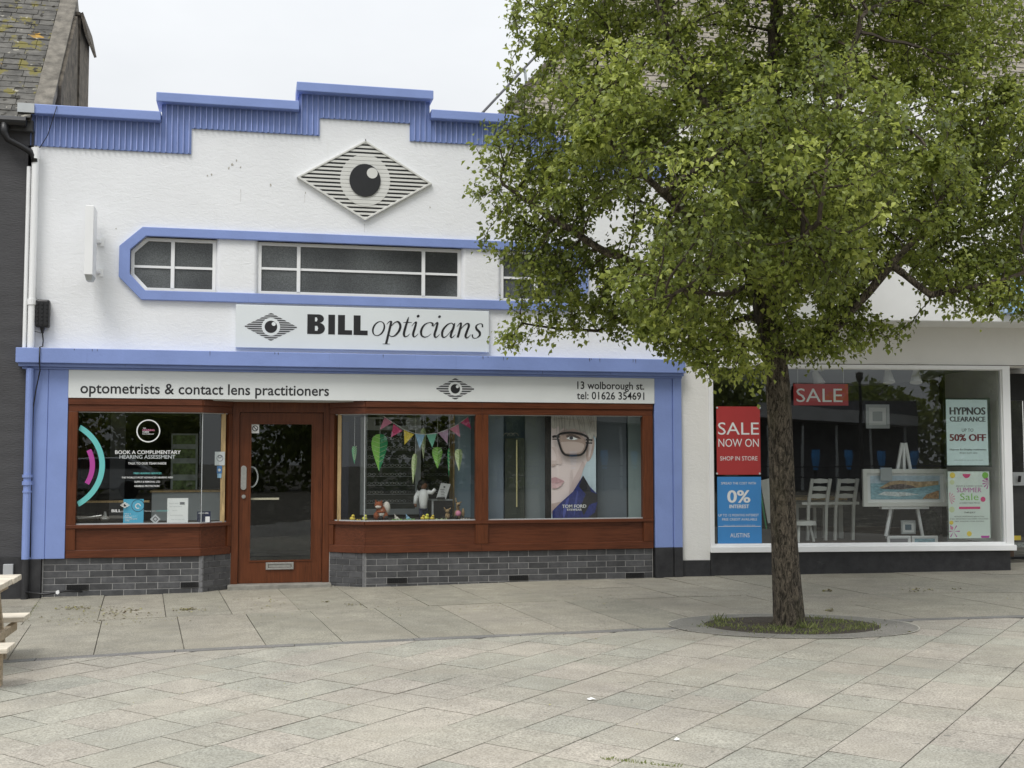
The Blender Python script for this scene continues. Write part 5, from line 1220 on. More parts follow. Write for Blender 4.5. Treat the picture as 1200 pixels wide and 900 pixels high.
drop(436, 156, 292, 28, PGRN, 'narrow cream paper leaf hanging behind the teal bunting flag', Y=.3); drop(498, 240, 334, 50, LGRN, 'lime green heart shaped paper leaf under the lilac flag'); drop(592, 248, 346, 38, PGRN, 'pale cream paper leaf hanging in front of the blue board'); drop(549, 244, 376, 14, DGRN, 'thin edge-on emerald paper leaf beside the lime green heart')
ZS = .747
def at7(px, py, Y): a = W(q7(px), r7(py), Y); return (a[0], Y, a[1])
def toy(name, label, px, Y, s): x, _ = W(q7(px), r7(560), Y); return Thing(name, label, 'soft toy', (x, Y, ZS)), x
T, x = toy('fox_toy', 'brown and white plush fox sitting in the middle window', 250, .28, 1); s = 1.0
T.part('body', B().ell((x, .28, ZS + .085), (.062, .05, .085)).ell((x - .03, .27, ZS + .17), (.05, .045, .048)).ell((x - .055, .27, ZS + .05), (.035, .04, .05)).ell((x + .04, .27, ZS + .05), (.04, .045, .05)).ell((x - .005, .235, ZS + .10), (.05, .02, .02)), FOX, smooth=True)
T.part('chest', B().ell((x, .24, ZS + .08), (.035, .02, .045)).ell((x - .04, .235, ZS + .155), (.036, .02, .018)), PLW, smooth=True); T.part('tail', B().ell((x + .065, .31, ZS + .14), (.045, .04, .075)), PLW, smooth=True)
T.part('ear', B().add([(x - .075, .27, ZS + .19), (x - .035, .27, ZS + .205), (x - .07, .27, ZS + .245), (x - .055, .30, ZS + .2)], [(0, 1, 2), (1, 3, 2), (3, 0, 2)]), FOX); T.part('ear', B().add([(x - .02, .27, ZS + .205), (x + .015, .27, ZS + .185), (x + .008, .27, ZS + .235), (x, .30, ZS + .19)], [(0, 1, 2), (1, 3, 2), (3, 0, 2)]), FOX)
T.part('paw', B().ell((x - .01, .22, ZS + .03), (.025, .018, .025)), BLKH, smooth=True); T.part('paw', B().ell((x + .055, .22, ZS + .03), (.025, .018, .025)), BLKH, smooth=True)
T = Thing('doll', 'dark haired doll in a white shirt and navy trousers standing in the middle window', 'doll', at7(435, 560, .45)); x = at7(435, 560, .45)[0]; y = .45; k = ZS + .06
T.part('body', B().tube([(x, y, k + .04), (x, y, k + .12), (x, y, k + .20), (x, y, k + .265), (x, y, k + .29)], [.045, .048, .062, .055, .025], 12).tube([(x - .05, y, k + .26), (x - .09, y - .01, k + .20), (x - .10, y - .03, k + .12)], [.03, .027, .022], 8).tube([(x + .05, y, k + .26), (x + .10, y - .02, k + .25), (x + .13, y - .05, k + .29)], [.03, .025, .02], 8), WHITE, smooth=True)
T.part('head', B().ell((x + .005, y - .005, k + .335), (.042, .042, .05)).tube([(x, y, k + .28), (x, y, k + .31)], .02, 8).tube([(x - .10, y - .03, k + .12), (x - .095, y - .05, k + .085)], [.018, .012], 6), SKN, smooth=True)
T.part('hair', B().ell((x - .005, y + .012, k + .355), (.062, .055, .055)).ell((x - .05, y, k + .32), (.025, .03, .045)).ell((x + .05, y, k + .325), (.025, .03, .045)), BLKH, smooth=True)
T.part('trousers', B().tube([(x - .022, y, k + .07), (x - .024, y, ZS)], [.032, .024], 8).tube([(x + .022, y, k + .07), (x + .024, y, ZS)], [.032, .024], 8).tube([(x, y, k + .09), (x, y, k + .04)], [.045, .047], 12), NAVY, smooth=True)
T = Thing('black_plinth_box', 'small black display box with grey edges in the middle window', 'display box', at7(515, 560, .5)); a = at7(472, 475, .5); c_ = at7(563, 560, .5); T.part('body', B().box(a[0], c_[0], .5, .8, ZS, a[2]), BLKG); T.part('top_edge', B().box(a[0] - .004, c_[0] + .004, .495, .805, a[2], a[2] + .012), GREYB); T.part('leg', B().box(a[0], a[0] + .02, .49, .5, ZS, a[2]), ALU)
T = Thing('easel_card', 'small white card on a clear stand tilted on the black display box', 'card stand', at7(515, 470, .5)); P = [at7(492, 463, .5), at7(533, 470, .5), at7(555, 402, .5), at7(513, 397, .5)]
T.part('card', B().prism([(p[0], p[2]) for p in P], .49, .496), WHITE); T.part('stand', B().box(P[0][0] + .01, P[1][0] - .01, .47, .52, a[2] + .012, P[0][2] + .01), BLKG)
bb = B(); m0 = W(q7(528), r7(415), .489); bb.poly(circ(*m0, .012, n=12), .489)
for i in range(5): a1 = W(q7(510 + i), r7(428 + i * 7), .489); bb.box(a1[0], a1[0] + .05 - .01 * (i % 2), .4885, .4895, a1[1], a1[1] + .006)
T.part('card_print', bb, GREYD)
T, x = toy('giraffe_toy', 'tan plush giraffe in a pale vest sitting at the right of the middle window', 588, .28, 1)
T.part('body', B().ell((x, .28, ZS + .06), (.045, .045, .06)).tube([(x, .28, ZS + .10), (x - .008, .27, ZS + .17)], [.022, .018], 8).ell((x - .004, .25, ZS + .175), (.026, .042, .026)).tube([(x - .02, .28, ZS + .19), (x - .03, .28, ZS + .255)], [.012, .003], 6).tube([(x + .01, .28, ZS + .19), (x + .045, .28, ZS + .205)], [.012, .004], 6).ell((x + .06, .29, ZS + .07), (.02, .02, .06)), TAN, smooth=True)
T.part('vest', B().ell((x, .262, ZS + .068), (.038, .036, .04)), PINK, smooth=True); T.part('foot', B().ell((x - .03, .23, ZS + .025), (.018, .02, .026)), BLKH, smooth=True); T.part('foot', B().ell((x + .035, .23, ZS + .025), (.018, .02, .026)), BLKH, smooth=True); T.part('muzzle', B().ell((x - .004, .212, ZS + .168), (.016, .01, .012)), BLKH)
T, x = toy('kangaroo_toy', 'small tan plush animal left of the giraffe toy', 540, .26, 1)
T.part('body', B().ell((x + .005, .26, ZS + .045), (.028, .028, .045)).ell((x, .245, ZS + .10), (.025, .025, .022)).tube([(x - .02, .25, ZS + .11), (x - .04, .25, ZS + .145)], [.012, .003], 6).tube([(x + .015, .25, ZS + .115), (x + .045, .25, ZS + .14)], [.012, .003], 6).tube([(x + .02, .26, ZS + .02), (x - .02, .23, ZS + .05)], [.01, .006], 6), TAN, smooth=True)
cols = [YEL, flat('lemon_yellow', (.70, .68, .08))]
for i, (px, sz, lb) in enumerate(((124, 1.2, 'yellow toy chick furthest left on the middle window sill'), (178, 1.15, 'yellow toy chick just left of the plush fox'), (433, 1.0, 'yellow toy chick in front of the doll, left of three'), (450, 1.2, 'largest of the three yellow toy chicks in front of the doll'), (475, 1.0, 'yellow toy chick right of the doll, rightmost of three'))):
    x, _ = W(q7(px), r7(555), .18); T = Thing('chick_toy', lb, 'toy chick', (x, .18, ZS), group='yellow toy chicks on the middle window sill')
    T.part('body', B().ell((x, .18, ZS + .022 * sz), (.027 * sz, .025, .022 * sz)).ell((x + .006, .17, ZS + .048 * sz), (.016 * sz, .016, .015 * sz)), cols[i % 2], smooth=True); T.part('beak', B().tube([(x + .006, .158, ZS + .048 * sz), (x + .006, .14, ZS + .046 * sz)], [.005, .001], 5), FOX)
for px0, px1, m, lb in ((296, 345, LGRN, 'strip of green paper grass right of the plush fox'), (352, 400, LGRN, 'strip of green paper grass left of the doll'), (488, 548, PGRN, 'pale green paper grass strip beneath the small plush animal'), (600, 640, PLW, 'white paper strip at the right end of the sill'), (140, 160, YEL, 'tiny yellow egg cluster between the two left chicks')):
    x0, _ = W(q7(px0), r7(558), .17); x1, _ = W(q7(px1), r7(558), .17); b = B()
    for k in range(26): xx = x0 + (x1 - x0) * random.random(); yy = .17 + random.uniform(-.02, .02); b.add([(xx - .004, yy, ZS), (xx + .004, yy, ZS), (xx + random.uniform(-.012, .012), yy, ZS + random.uniform(.012, .03))], [(0, 1, 2)])
    b.box(x0, x1, .15, .19, ZS, ZS + .007); single('paper_grass', b, m, lb, 'decoration', (x0, .17, ZS))
for px, m, lb in ((318, PLW, 'white rabbit ornament right of the plush fox'), (368, PBLUE, 'small pale blue ornament in front of the rack')):
    x, _ = W(q7(px), r7(555), .22); single('ornament', B().ell((x, .22, ZS + .022), (.024, .02, .022)).ell((x - .014, .215, ZS + .045), (.012, .012, .012)).tube([(x - .018, .22, ZS + .05), (x - .022, .22, ZS + .075)], [.005, .003], 5).ell((x + .026, .22, ZS + .012), (.014, .012, .011)), m, lb, 'ornament', (x, .22, ZS), smooth=True)

# ------------------------------------------------------------------ right window: boards and the portrait poster
def q8(x): return 550 + x / 3.75
def r8(y): return 460 + y / 3.75
YP = .30
for a, c_, m, lb in ((68, 150, flat('board_left', (.26, .32, .39)), 'blue grey board at the left of the right window'), (245, 334, flat('board_mid', (.19, .22, .23)), 'dull green grey board between the black panel and the poster'), (560, 692, flat('board_right', (.15, .18, .21)), 'dark blue grey board right of the portrait poster'), (697, 768, flat('board_pale', (.30, .38, .38)), 'pale grey green return panel at the right end of the window')):
    panel('window_board', q8(a), r8(80), q8(c_), r8(575), YP, m, lb, 'board')
panel('dark_board', q8(157), r8(200), q8(243), r8(575), YP - .08, DKG, 'tall blackish green panel left of the portrait poster', 'panel')
a, z1 = W(q8(206), r8(208), YP - .12); c_, z0 = W(q8(210), r8(503), YP - .12); single('brass_rod', B().box(a, c_, YP - .13, YP - .11, z0, z1), M('brass_bar', (.55, .5, .25), .4, .05), 'thin vertical pale brass rod on the black panel', 'rod', (a, YP - .12, z0))
bb = B(); c0 = W(q8(190), r8(195), YP - .1)
for k in range(3): bb.tube([(c0[0] - .07 + .05 * k + .04 * math.cos(t), YP - .1, c0[1] + .01 + .035 * math.sin(t)) for t in [math.pi * j / 8 for j in range(9)]], .004, 4)
single('wire_ornament', bb, STEEL, 'small looped wire ornament on top of the black panel', 'ornament', c0[:1] + (YP - .1, c0[1]))
panel('poster_edge_board', q8(334), r8(95), q8(360), r8(560), .17, DK, 'narrow near-black edge board directly left of the portrait poster', 'board')  # near-black strip along the poster's left edge
YF = .13
def qf(x, y): return W(640 + x / 6.667, 480 + y / 6.667, YF)
po = Thing('portrait_poster', 'tall advertising poster of half a pale face in thick black glasses', 'poster', (3.6, YF, .76))
a, z1 = qf(40, 42); c_, z0 = qf(391, 858)
po.part('sheet', B().box(a, c_, YF, YF + .01, z0, z1), PBG)
lay = [0]
def pp(name, pts, m, sm=True):
    lay[0] += 1
    if sm: pts = [tuple(p[:2]) for p in crom([(*p, 0) for p in pts + [pts[0]]], 4)[:-1]]
    pts = [(min(391, max(40, x)), min(858, max(42, y))) for x, y in pts]
    P = [qf(*p) for p in pts]; return po.part(name, fill(B(), [P], YF - .0012 * lay[0]), m)
pp('face_print', [(30, 42), (300, 42), (345, 150), (345, 300), (330, 380), (290, 470), (265, 560), (210, 660), (120, 730), (30, 780)], SKIN)
pp('ear_print', [(322, 225), (362, 215), (378, 260), (365, 340), (340, 395), (318, 400), (312, 330)], SKIN2)
pp('ear_light_print', [(332, 240), (355, 235), (362, 270), (350, 330), (332, 370)], SKIN)
pp('cheek_shade_print', [(285, 400), (300, 430), (270, 520), (235, 610), (180, 660), (188, 600), (225, 520), (262, 450)], flat('cheek_shade', (.66, .53, .51)))
pp('cheek_hollow_print', [(200, 470), (205, 520), (192, 600), (180, 610), (182, 540), (190, 480)], flat('cheek_hollow', (.70, .58, .56)))
pp('nose_print', [(40, 290), (78, 300), (110, 350), (125, 400), (115, 430), (80, 425), (60, 445), (40, 440), (40, 400), (80, 395), (70, 340)], flat('nose_shade', (.66, .54, .51)))
pp('nostril_print', [(40, 428), (60, 424), (72, 434), (50, 444), (40, 442)], SKIN2)
pp('neck_print', [(40, 735), (130, 722), (60, 800), (40, 805)], SKIN2)
pp('upper_lip_print', [(40, 535), (70, 528), (100, 540), (140, 560), (120, 572), (80, 572), (40, 572)], LIP)
pp('lower_lip_print', [(40, 574), (90, 576), (130, 568), (110, 598), (75, 615), (40, 610)], flat('lower_lip', (.68, .46, .47)))
pp('brow_shade_print', [(110, 170), (180, 150), (260, 165), (280, 200), (200, 190), (120, 205)], SKIN2)
pp('hair_print', [(30, 30), (391, 30), (391, 215), (370, 200), (345, 260), (325, 210), (300, 175), (260, 170), (215, 150), (170, 158), (130, 140), (110, 165), (95, 130), (60, 150), (30, 120)], HAIR)
for i in range(22):
    x0 = 60 + i * 15; x1 = x0 + random.uniform(-5, 50) - 10; yb = random.uniform(125, 210); wd = random.uniform(3, 8)
    pp('hair_strand_print', [(x0, 42), (x0 + wd, 42), ((x0 + x1) / 2 + wd * 1.2, 100), (x1, yb), ((x0 + x1) / 2, 100)], random.choice([HAIR2, HAIR2, flat('hair_light_print', (.55, .53, .48))]))
pp('lens_print', [(95, 205), (180, 190), (265, 205), (300, 240), (290, 310), (260, 345), (150, 350), (115, 310)], LENS)
pp('lens_light_print', [(105, 255), (200, 250), (285, 270), (280, 310), (250, 335), (150, 340), (122, 305)], flat('lens_light', (.52, .42, .38)))
pp('eye_shadow_print', [(145, 205), (185, 192), (240, 208), (262, 228), (215, 222), (165, 222)], flat('eye_shade', (.10, .07, .06)))
pp('eye_white_print', [(150, 226), (185, 210), (225, 222), (235, 232), (190, 238)], WHITE); pp('iris_print', circ(188, 222, 15, 13, 12), flat('iris_dark', (.05, .05, .06)))
lay[0] += 1
def gstroke(P, wd):
    b = B(); lay[0] += 1
    P = [(*qf(x, y), wd / 6.667 / 103) for x, y in P]; stroke(b, P, YF - .0012 * lay[0]); po.part('glasses_print', b, GLS)
gstroke([(80, 205), (110, 188), (180, 180), (260, 190), (310, 215), (318, 235), (305, 300), (275, 345), (230, 358), (150, 355), (118, 330), (98, 280), (82, 225), (82, 206)], 17); gstroke([(40, 215), (60, 210), (95, 212)], 20); gstroke([(40, 232), (70, 232), (95, 238)], 9); gstroke([(300, 235), (340, 238), (352, 240)], 14); gstroke([(300, 260), (335, 262), (350, 262)], 12)
pp('jacket_print', [(40, 790), (110, 720), (200, 640), (275, 520), (330, 600), (391, 660), (391, 858), (40, 858)], JKT, False)
pp('collar_print', [(278, 512), (330, 600), (340, 640), (391, 660), (391, 858), (300, 858), (255, 760), (300, 660), (245, 600)], COLR, False)
pp('lapel_print', [(330, 740), (391, 720), (370, 800), (300, 858), (270, 850)], JKT, False); pp('fold_print', [(150, 700), (170, 690), (150, 780), (130, 850), (120, 800)], flat('fold_blue', (.06, .08, .32))); pp('fold_print', [(230, 640), (240, 640), (225, 760), (205, 840), (210, 740)], flat('fold_blue2', (.05, .07, .28)))
po.r = (0, 0, 0, 0, YF - .0012 * lay[0] - .0015)
tx(po, 'TOM FORD', 640 + 125 / 6.667, 640 + 313 / 6.667, 480 + 768 / 6.667, 3.8, WHITE, W, .014); tx(po, 'EYEWEAR', 640 + 165 / 6.667, 640 + 278 / 6.667, 480 + 790 / 6.667, 2.4, WHITE, W, .014)
panel('window_back_screen', 566, 480, 760, 620, .5, DKB, 'blue grey screen wall closing the back of the right window', 'screen')

# ------------------------------------------------------------------ picnic table at the left edge
pk = Thing('picnic_table', 'low weathered wooden picnic table cut off by the left edge', 'picnic table', (-2.2, -4.55, gz(-2.2)))
zg = gz(-1.6); XE = -1.545; XL = -2.75
for k in range(5):
    y0 = -4.97 + k * .165; pk.part('top_plank', B().box(XL, XE - .09 + random.uniform(-.004, .004), y0, y0 + .158, .575, .615), PALET, bevel=.005)
for y0 in (-5.36, -5.22): pk.part('seat_plank', B().box(XL, XE + .045, y0, y0 + .132, .225, .258), PALET, bevel=.005)
for y0 in (-4.03, -3.89): pk.part('seat_plank', B().box(XL, XE - .09, y0, y0 + .132, .25, .288), PALET, bevel=.005)
for x in (-1.74, -2.55):
    pk.part('seat_bearer', B().box(x - .02, x + .02, -5.34, -3.80, .165, .225), PALE, bevel=.003); pk.part('top_bearer', B().box(x - .02, x + .02, -4.95, -4.18, .515, .573), PALE, bevel=.003)
    for s in (-1, 1): pk.part('leg', B().bar((x - .042, -4.56 + s * .18, .56), (x - .042, -4.56 + s * .52, zg), .07, .04), PALE)
    pk.part('brace', B().bar((x - .06, -4.56, .2), (x - .06, -4.56, .55), .04, .04), PALE)
pk.part('outer_leg', B().box(-1.61, -1.565, -5.18, -5.13, zg - .01, .226), PALE)

# ------------------------------------------------------------------ taller house behind, its hipped slate roof climbing behind the tree
rh = Thing('rear_house', 'taller house behind with a steep beige slate roof mostly hidden by the tree', 'house', (9, 6, 0))
A_ = Vector((3.55, 6.0, 6.65)); pr = R_(50)
def hp_(u, s): return (A_.x + u, A_.y + s * math.cos(pr), A_.z + s * math.sin(pr))
tb_ = B()
NR = 46; rowh = .2
for r in range(NR):
    s0, s1 = r * rowh, (r + 1) * rowh + .03
    xa = .56 * s0 * 1.13
    tb_.add([(hp_(xa, s0)[0], hp_(0, s0)[1] - .012, hp_(0, s0)[2] + .012), (hp_(16, s0)[0], hp_(0, s0)[1] - .012, hp_(0, s0)[2] + .012), hp_(16, s1), hp_(xa + .56 * rowh * 1.13, s1)], [(0, 1, 2, 3)])
rh.part('slate_courses', tb_, FARSL, kind='stuff')
rh.part('wall', B().box(3.6, 19, 6.05, 13, 0, 6.62), MWS)
top = NR * rowh
rh.part('hip_coping', B().bar(Vector(hp_(0, 0)) + Vector((0, -.05, .05)), Vector(hp_(.56 * top * 1.13, top)) + Vector((0, -.05, .05)), .10, .10), COPED)
rl = B(); a = Vector(hp_(-.12, 0)) + Vector((0, 0, .3)); c_ = Vector(hp_(.56 * top * 1.13 - .12, top)) + Vector((0, 0, .3)); rl.tube([a, c_], .022, 6)
rh.part('handrail', rl, INKG)
for t in (.05, .24, .45, .66): p = a.lerp(c_, t); rh.part('rail_post', B().tube([p, p - Vector((-.06, 0, .62))], .025, 6), GREYB)
rh.part('side_roof', B().add([hp_(0, 0), hp_(.56 * top * 1.13, top), (A_.x + 5.8, 13, A_.z + 6), (A_.x, 13, A_.z)], [(0, 1, 2, 3)]), FARSL)

# ------------------------------------------------------------------ the tree
TB = Vector((4.46, -4.12, gz(4.46)))
def TP(px, py, dy=0.0):
    Y = TB.y + dy; x, z = W(px, py, Y); return Vector((x, Y, z))
tree = Thing('tree', 'large leafy ornamental pear tree growing from the round pit in the paving', 'tree', tuple(TB))
tm = B(); tr_pts = [(925, 742), (925, 728), (923.5, 705), (921, 670), (918, 620), (915.5, 560), (913.5, 500), (911, 450), (908, 415), (903, 385)]
tr_r = [.162, .133, .122, .115, .109, .104, .102, .104, .100, .088]
NT = 20; rows = []
P_ = [TP(*p) for p in tr_pts]
# densify and make the section irregular
tv = []; tf = []; KK = 40
for i in range(KK + 1):
    t = i / KK * (len(P_) - 1); j = min(int(t), len(P_) - 2); q = t - j
    p = P_[j].lerp(P_[j + 1], q); r = tr_r[j] * (1 - q) + tr_r[j + 1] * q
    for k in range(NT):
        a = 2 * math.pi * k / NT
        rr = r * (1 + .05 * math.sin(3 * a + i * .13) + .03 * math.sin(7 * a - i * .3) + random.uniform(-.012, .012)) * (1 + (.22 * max(0, math.cos(4 * a + 1)) * (1 - i / 5) if i < 5 else 0))
        tv.append((p.x + rr * math.cos(a), p.y + rr * math.sin(a), p.z))
for i in range(KK):
    for k in range(NT): tf.append((i * NT + k, i * NT + (k + 1) % NT, (i + 1) * NT + (k + 1) % NT, (i + 1) * NT + k))
tm.add(tv, tf); tree.part('trunk', tm, BARK, smooth=True)
# skeleton: hand-placed limbs, then growth toward points spread through the crown
nodes_p = []; parent = []; 
def add_limb(pts, start=None, step=.12):
    """polyline of (px, py, depth); returns index of last node"""
    V_ = [TP(*p) for p in pts]; last = start
    if last is None: nodes_p.append(V_[0]); parent.append(-1); last = len(nodes_p) - 1
    cur = nodes_p[last]
    for p in V_[(0 if start is not None else 1):]:
        n = max(1, int((p - cur).length / step)); s = cur.copy()
        for k in range(1, n + 1):
            nodes_p.append(s.lerp(p, k / n) + Vector([random.gauss(0, .006) for _ in range(3)])); parent.append(last); last = len(nodes_p) - 1
        cur = p
    return last
def near(px, py, dy=0):
    t = TP(px, py, dy); return min(range(len(nodes_p)), key=lambda i: (nodes_p[i] - t).length)
add_limb([(908, 420, 0), (902, 385, 0), (893, 340, .1), (898, 280, .2), (905, 200, .2), (903, 120, .1), (910, 20, .1), (905, -90, 0)])
add_limb([(965, 400, -.15), (1000, 362, -.3), (1045, 310, -.5), (1090, 260, -.7)], near(912, 420))
add_limb([(880, 372, .2), (845, 380, .35), (800, 362, .4), (752, 368, .5), (700, 388, .5), (655, 386, .6), (612, 378, .6)], near(902, 385))
add_limb([(860, 300, -.4), (800, 250, -.8), (755, 205, -1.0), (700, 150, -1.1), (655, 90, -1.0)], near(895, 345))
add_limb([(870, 310, .6), (830, 300, 1.2), (780, 250, 1.6), (720, 220, 1.8)], near(895, 330))
add_limb([(760, 318, -.1), (700, 290, -.2), (640, 252, -.1), (590, 215, 0)], near(835, 300, .1))
add_limb([(935, 260, -.5), (960, 190, -.8), (985, 110, -.9), (1010, 20, -1.0)], near(897, 300))
add_limb([(940, 280, .7), (990, 230, 1.2), (1040, 150, 1.5), (1060, 60, 1.5)], near(897, 290))
add_limb([(1010, 330, .5), (1070, 300, .9), (1130, 270, 1.0), (1200, 250, 1.0)], near(950, 405))
add_limb([(1090, 345, -.6), (1150, 335, -.8), (1200, 318, -.9)], near(1040, 315, -.5))
add_limb([(870, 200, -.3), (830, 130, -.6), (790, 60, -.7), (760, -30, -.6)], near(903, 240))
add_limb([(850, 345, -.9), (800, 340, -1.5), (770, 350, -1.8)], near(893, 345))
add_limb([(905, 330, -1.0), (930, 290, -1.6), (960, 260, -2.0)], near(893, 340))
add_limb([(700, 55, .2), (650, 30, .3), (610, 20, .3)], near(790, 60, -.6))
add_limb([(880, 400, -.3), (860, 415, -.6)], near(905, 400))
# crown volume: blobs (px, py, radius px, depth offset, depth squash)
blobs = [(905, 120, 190, 0, 1.0), (900, 270, 150, 0, 1.2), (790, 190, 150, 0, 1.1), (1020, 170, 150, 0, 1.1), (720, 130, 120, .1, 1.0), (680, 190, 105, 0, 1.0), (655, 105, 75, 0, .9), (648, 25, 60, .2, .9), (720, 30, 80, 0, 1),
         (1110, 180, 130, .1, 1), (1150, 100, 130, 0, 1), (1130, 260, 105, 0, .9), (1180, 290, 80, -.4, .8), (1050, 290, 95, .1, 1), (1230, 200, 140, 0, 1), (605, 155, 45, 0, .8), (612, 215, 50, .1, .8), (575, 225, 28, 0, .6), (650, 250, 60, .1, .8), (618, 285, 40, .2, .7), (650, 300, 55, .1, .8), (600, 255, 26, 0, .6), (690, 300, 40, .3, .7), (640, 318, 40, .2, .8), (672, 322, 45, .2, .8), (720, 325, 62, .2, .8),
         (622, 356, 32, .5, .6), (612, 385, 22, .6, .5), (660, 368, 34, .5, .6), (700, 368, 34, .5, .6), (745, 360, 45, .3, .7), (800, 370, 58, 0, .9), (850, 400, 42, -.5, .7), (832, 425, 20, -.4, .5), (885, 425, 30, -.4, .7), (900, 350, 80, 0, 1.1), (960, 340, 70, 0, 1), (990, 375, 45, -.2, .8), (945, 395, 34, -.3, .7), (1015, 385, 26, -.2, .6), (1060, 370, 24, -.3, .5), (975, 400, 22, -.2, .5),
         (1130, 335, 34, -.7, .5), (1165, 338, 32, -.8, .5), (1210, 330, 45, -.8, .6), (1080, 320, 38, -.4, .6), (560, 180, 16, 0, .5), (565, 282, 16, .1, .5), (785, 392, 26, .3, .6), (760, 385, 16, .3, .5), (728, 400, 12, .3, .5), (815, 408, 28, -.3, .6), (845, 430, 26, -.6, .6), (795, 385, 34, .1, .7), (862, 410, 26, -.6, .7), (970, 385, 34, -.4, .6), (1000, 400, 20, -.2, .5), (1040, 385, 22, -.3, .5), (1070, 372, 16, -.3, .4), (940, 370, 40, -.6, .7), (1120, 355, 18, -.7, .4), (1150, 360, 16, -.7, .4), (1175, 350, 20, -.8, .4), (600, 400, 14, .5, .4), (640, 385, 20, .6, .4), (690, 385, 16, .5, .4),
         (900, -40, 200, 0, 1), (780, -60, 130, 0, 1), (1040, -50, 150, 0, 1), (900, -150, 150, 0, 1), (1130, 0, 120, 0, 1),
         (850, 230, 120, -1.6, .8), (960, 180, 130, -1.7, .8), (900, 200, 150, 1.7, .8), (770, 340, 60, -1.3, .8), (960, 270, 90, -1.6, .8), (1050, 200, 100, -1.3, .8), (740, 120, 80, -1.2, .8)]
holes = [(765, 97, 22, 1), (775, 235, 18, 1), (770, 205, 15, 1), (708, 272, 24, 1), (742, 290, 18, 1), (975, 120, 14, 1), (1020, 60, 13, 1), (1075, 128, 16, 1), (620, 70, 20, 1), (945, 362, 18, 1), (950, 350, 12, 1), (800, 155, 14, 1), (1045, 345, 34, 1), (1090, 372, 26, 1), (690, 335, 12, 1), (565, 262, 15, 1), (570, 130, 20, 1), (560, 330, 22, 1), (700, 412, 26, 1), (830, 40, 12, 1), (895, 70, 12, 1), (985, 395, 8, 1), (870, 385, 12, 1), (950, 115, 12, 1), (1010, 130, 14, 1), (560, 205, 10, 1), (1190, 82, 9, 1), (652, 395, 10, 1), (740, 396, 8, 1)]
att = []
tot = [b_[2] ** 1.75 for b_ in blobs]; tot = np.array(tot) / sum(tot)
from mathutils import noise as MN
while len(att) < 16000:
    b_ = blobs[rng.choice(len(blobs), p=tot)]
    v = rng.normal(size=3); v /= np.linalg.norm(v); v *= rng.random() ** (1 / 2.2)
    px, py = b_[0] + v[0] * b_[2], b_[1] + v[1] * b_[2]; dy = b_[3] + v[2] * b_[2] / 135 * b_[4]
    if any((px - h[0]) ** 2 + (py - h[1]) ** 2 < (h[2] * h[3]) ** 2 for h in holes): continue
    p = TP(px, py, dy)
    if b_[2] > 62 and MN.noise(p * 1.7 + Vector((3, 1, 7))) < -.17: continue
    if p.z > 8.2: continue
    att.append(p)
A = np.array([tuple(a) for a in att]); alive = np.ones(len(A), bool)
ND = np.array([tuple(p) for p in nodes_p]); near_i = np.zeros(len(A), int); near_d = np.full(len(A), 1e9)
def relax(start):
    global near_i, near_d
    new = ND[start:]
    ix = np.nonzero(alive)[0]
    for c0 in range(0, len(new), 400):
        nw = new[c0:c0 + 400]; Q = A[ix]
        d = (Q ** 2).sum(1)[:, None] + (nw ** 2).sum(1)[None] - 2 * Q @ nw.T; j = d.argmin(1); dm = np.sqrt(np.maximum(d[np.arange(len(Q)), j], 0))
        m = dm < near_d[ix]; near_i[ix[m]] = j[m] + start + c0; near_d[ix[m]] = dm[m]
relax(0)
STEP = .075
for it in range(120):
    alive &= near_d > .075
    act = alive & (near_d < 1.6)
    if act.sum() < 5: break
    dirs = A[act] - ND[near_i[act]]; dirs /= np.linalg.norm(dirs, axis=1)[:, None] + 1e-9
    acc = {}
    for i_, d_ in zip(near_i[act], dirs): acc[i_] = acc.get(i_, 0) + d_
    newn = []
    for i_, d_ in acc.items():
        n_ = np.linalg.norm(d_)
        if n_ < .05: continue
        par = parent[i_]; bias = (ND[i_] - ND[par]) if par >= 0 else np.zeros(3); bias = bias / (np.linalg.norm(bias) + 1e-9) * .35
        q = d_ / n_ + bias + rng.normal(size=3) * .12; q /= np.linalg.norm(q); newn.append((i_, ND[i_] + q * STEP))
    if not newn: break
    s = len(ND); ND = np.vstack([ND, np.array([n_[1] for n_ in newn])]); parent += [n_[0] for n_ in newn]
    relax(s)
    if len(ND) > 40000: break
NN = len(ND); par = np.array(parent); cnt = np.zeros(NN); has = np.zeros(NN, bool); has[par[par >= 0]] = True
rad = np.zeros(NN)
for i in range(NN - 1, -1, -1):
    r2 = rad[i] if has[i] else .0030 ** 2.35
    rad[i] = r2
    if par[i] >= 0: rad[par[i]] += r2
rad = np.minimum(rad ** (1 / 2.35), .105)
SKEL_END = 0
def skel_mesh(sel, n):
    v = []; f = []
    for i in sel:
        j = par[i]
        if j < 0: continue
        a, c_ = Vector(ND[j]), Vector(ND[i]); d = (c_ - a)
        if d.length < 1e-4: continue
        d.normalize(); u_ = d.orthogonal().normalized(); w_ = d.cross(u_); o = len(v); ra, rc = min(rad[j], rad[i] * 1.25), rad[i]; a = a - d * ra * .4; c2 = c_ + d * rc * .3
        for P0, r0 in ((a, ra), (c2, rc)):
            for k in range(n): t = 2 * math.pi * k / n; v.append(P0 + (u_ * math.cos(t) + w_ * math.sin(t)) * r0)
        f += [(o + k, o + (k + 1) % n, o + n + (k + 1) % n, o + n + k) for k in range(n)]
    b = B(); b.v = [tuple(x) for x in v]; b.f = f; return b
big = [i for i in range(NN) if rad[i] > .022]; small = [i for i in range(NN) if rad[i] <= .022]
tree.part('limbs', skel_mesh(big, 9), BARK, smooth=True); tree.part('twigs', skel_mesh(small, 4), TWIG, kind='stuff')
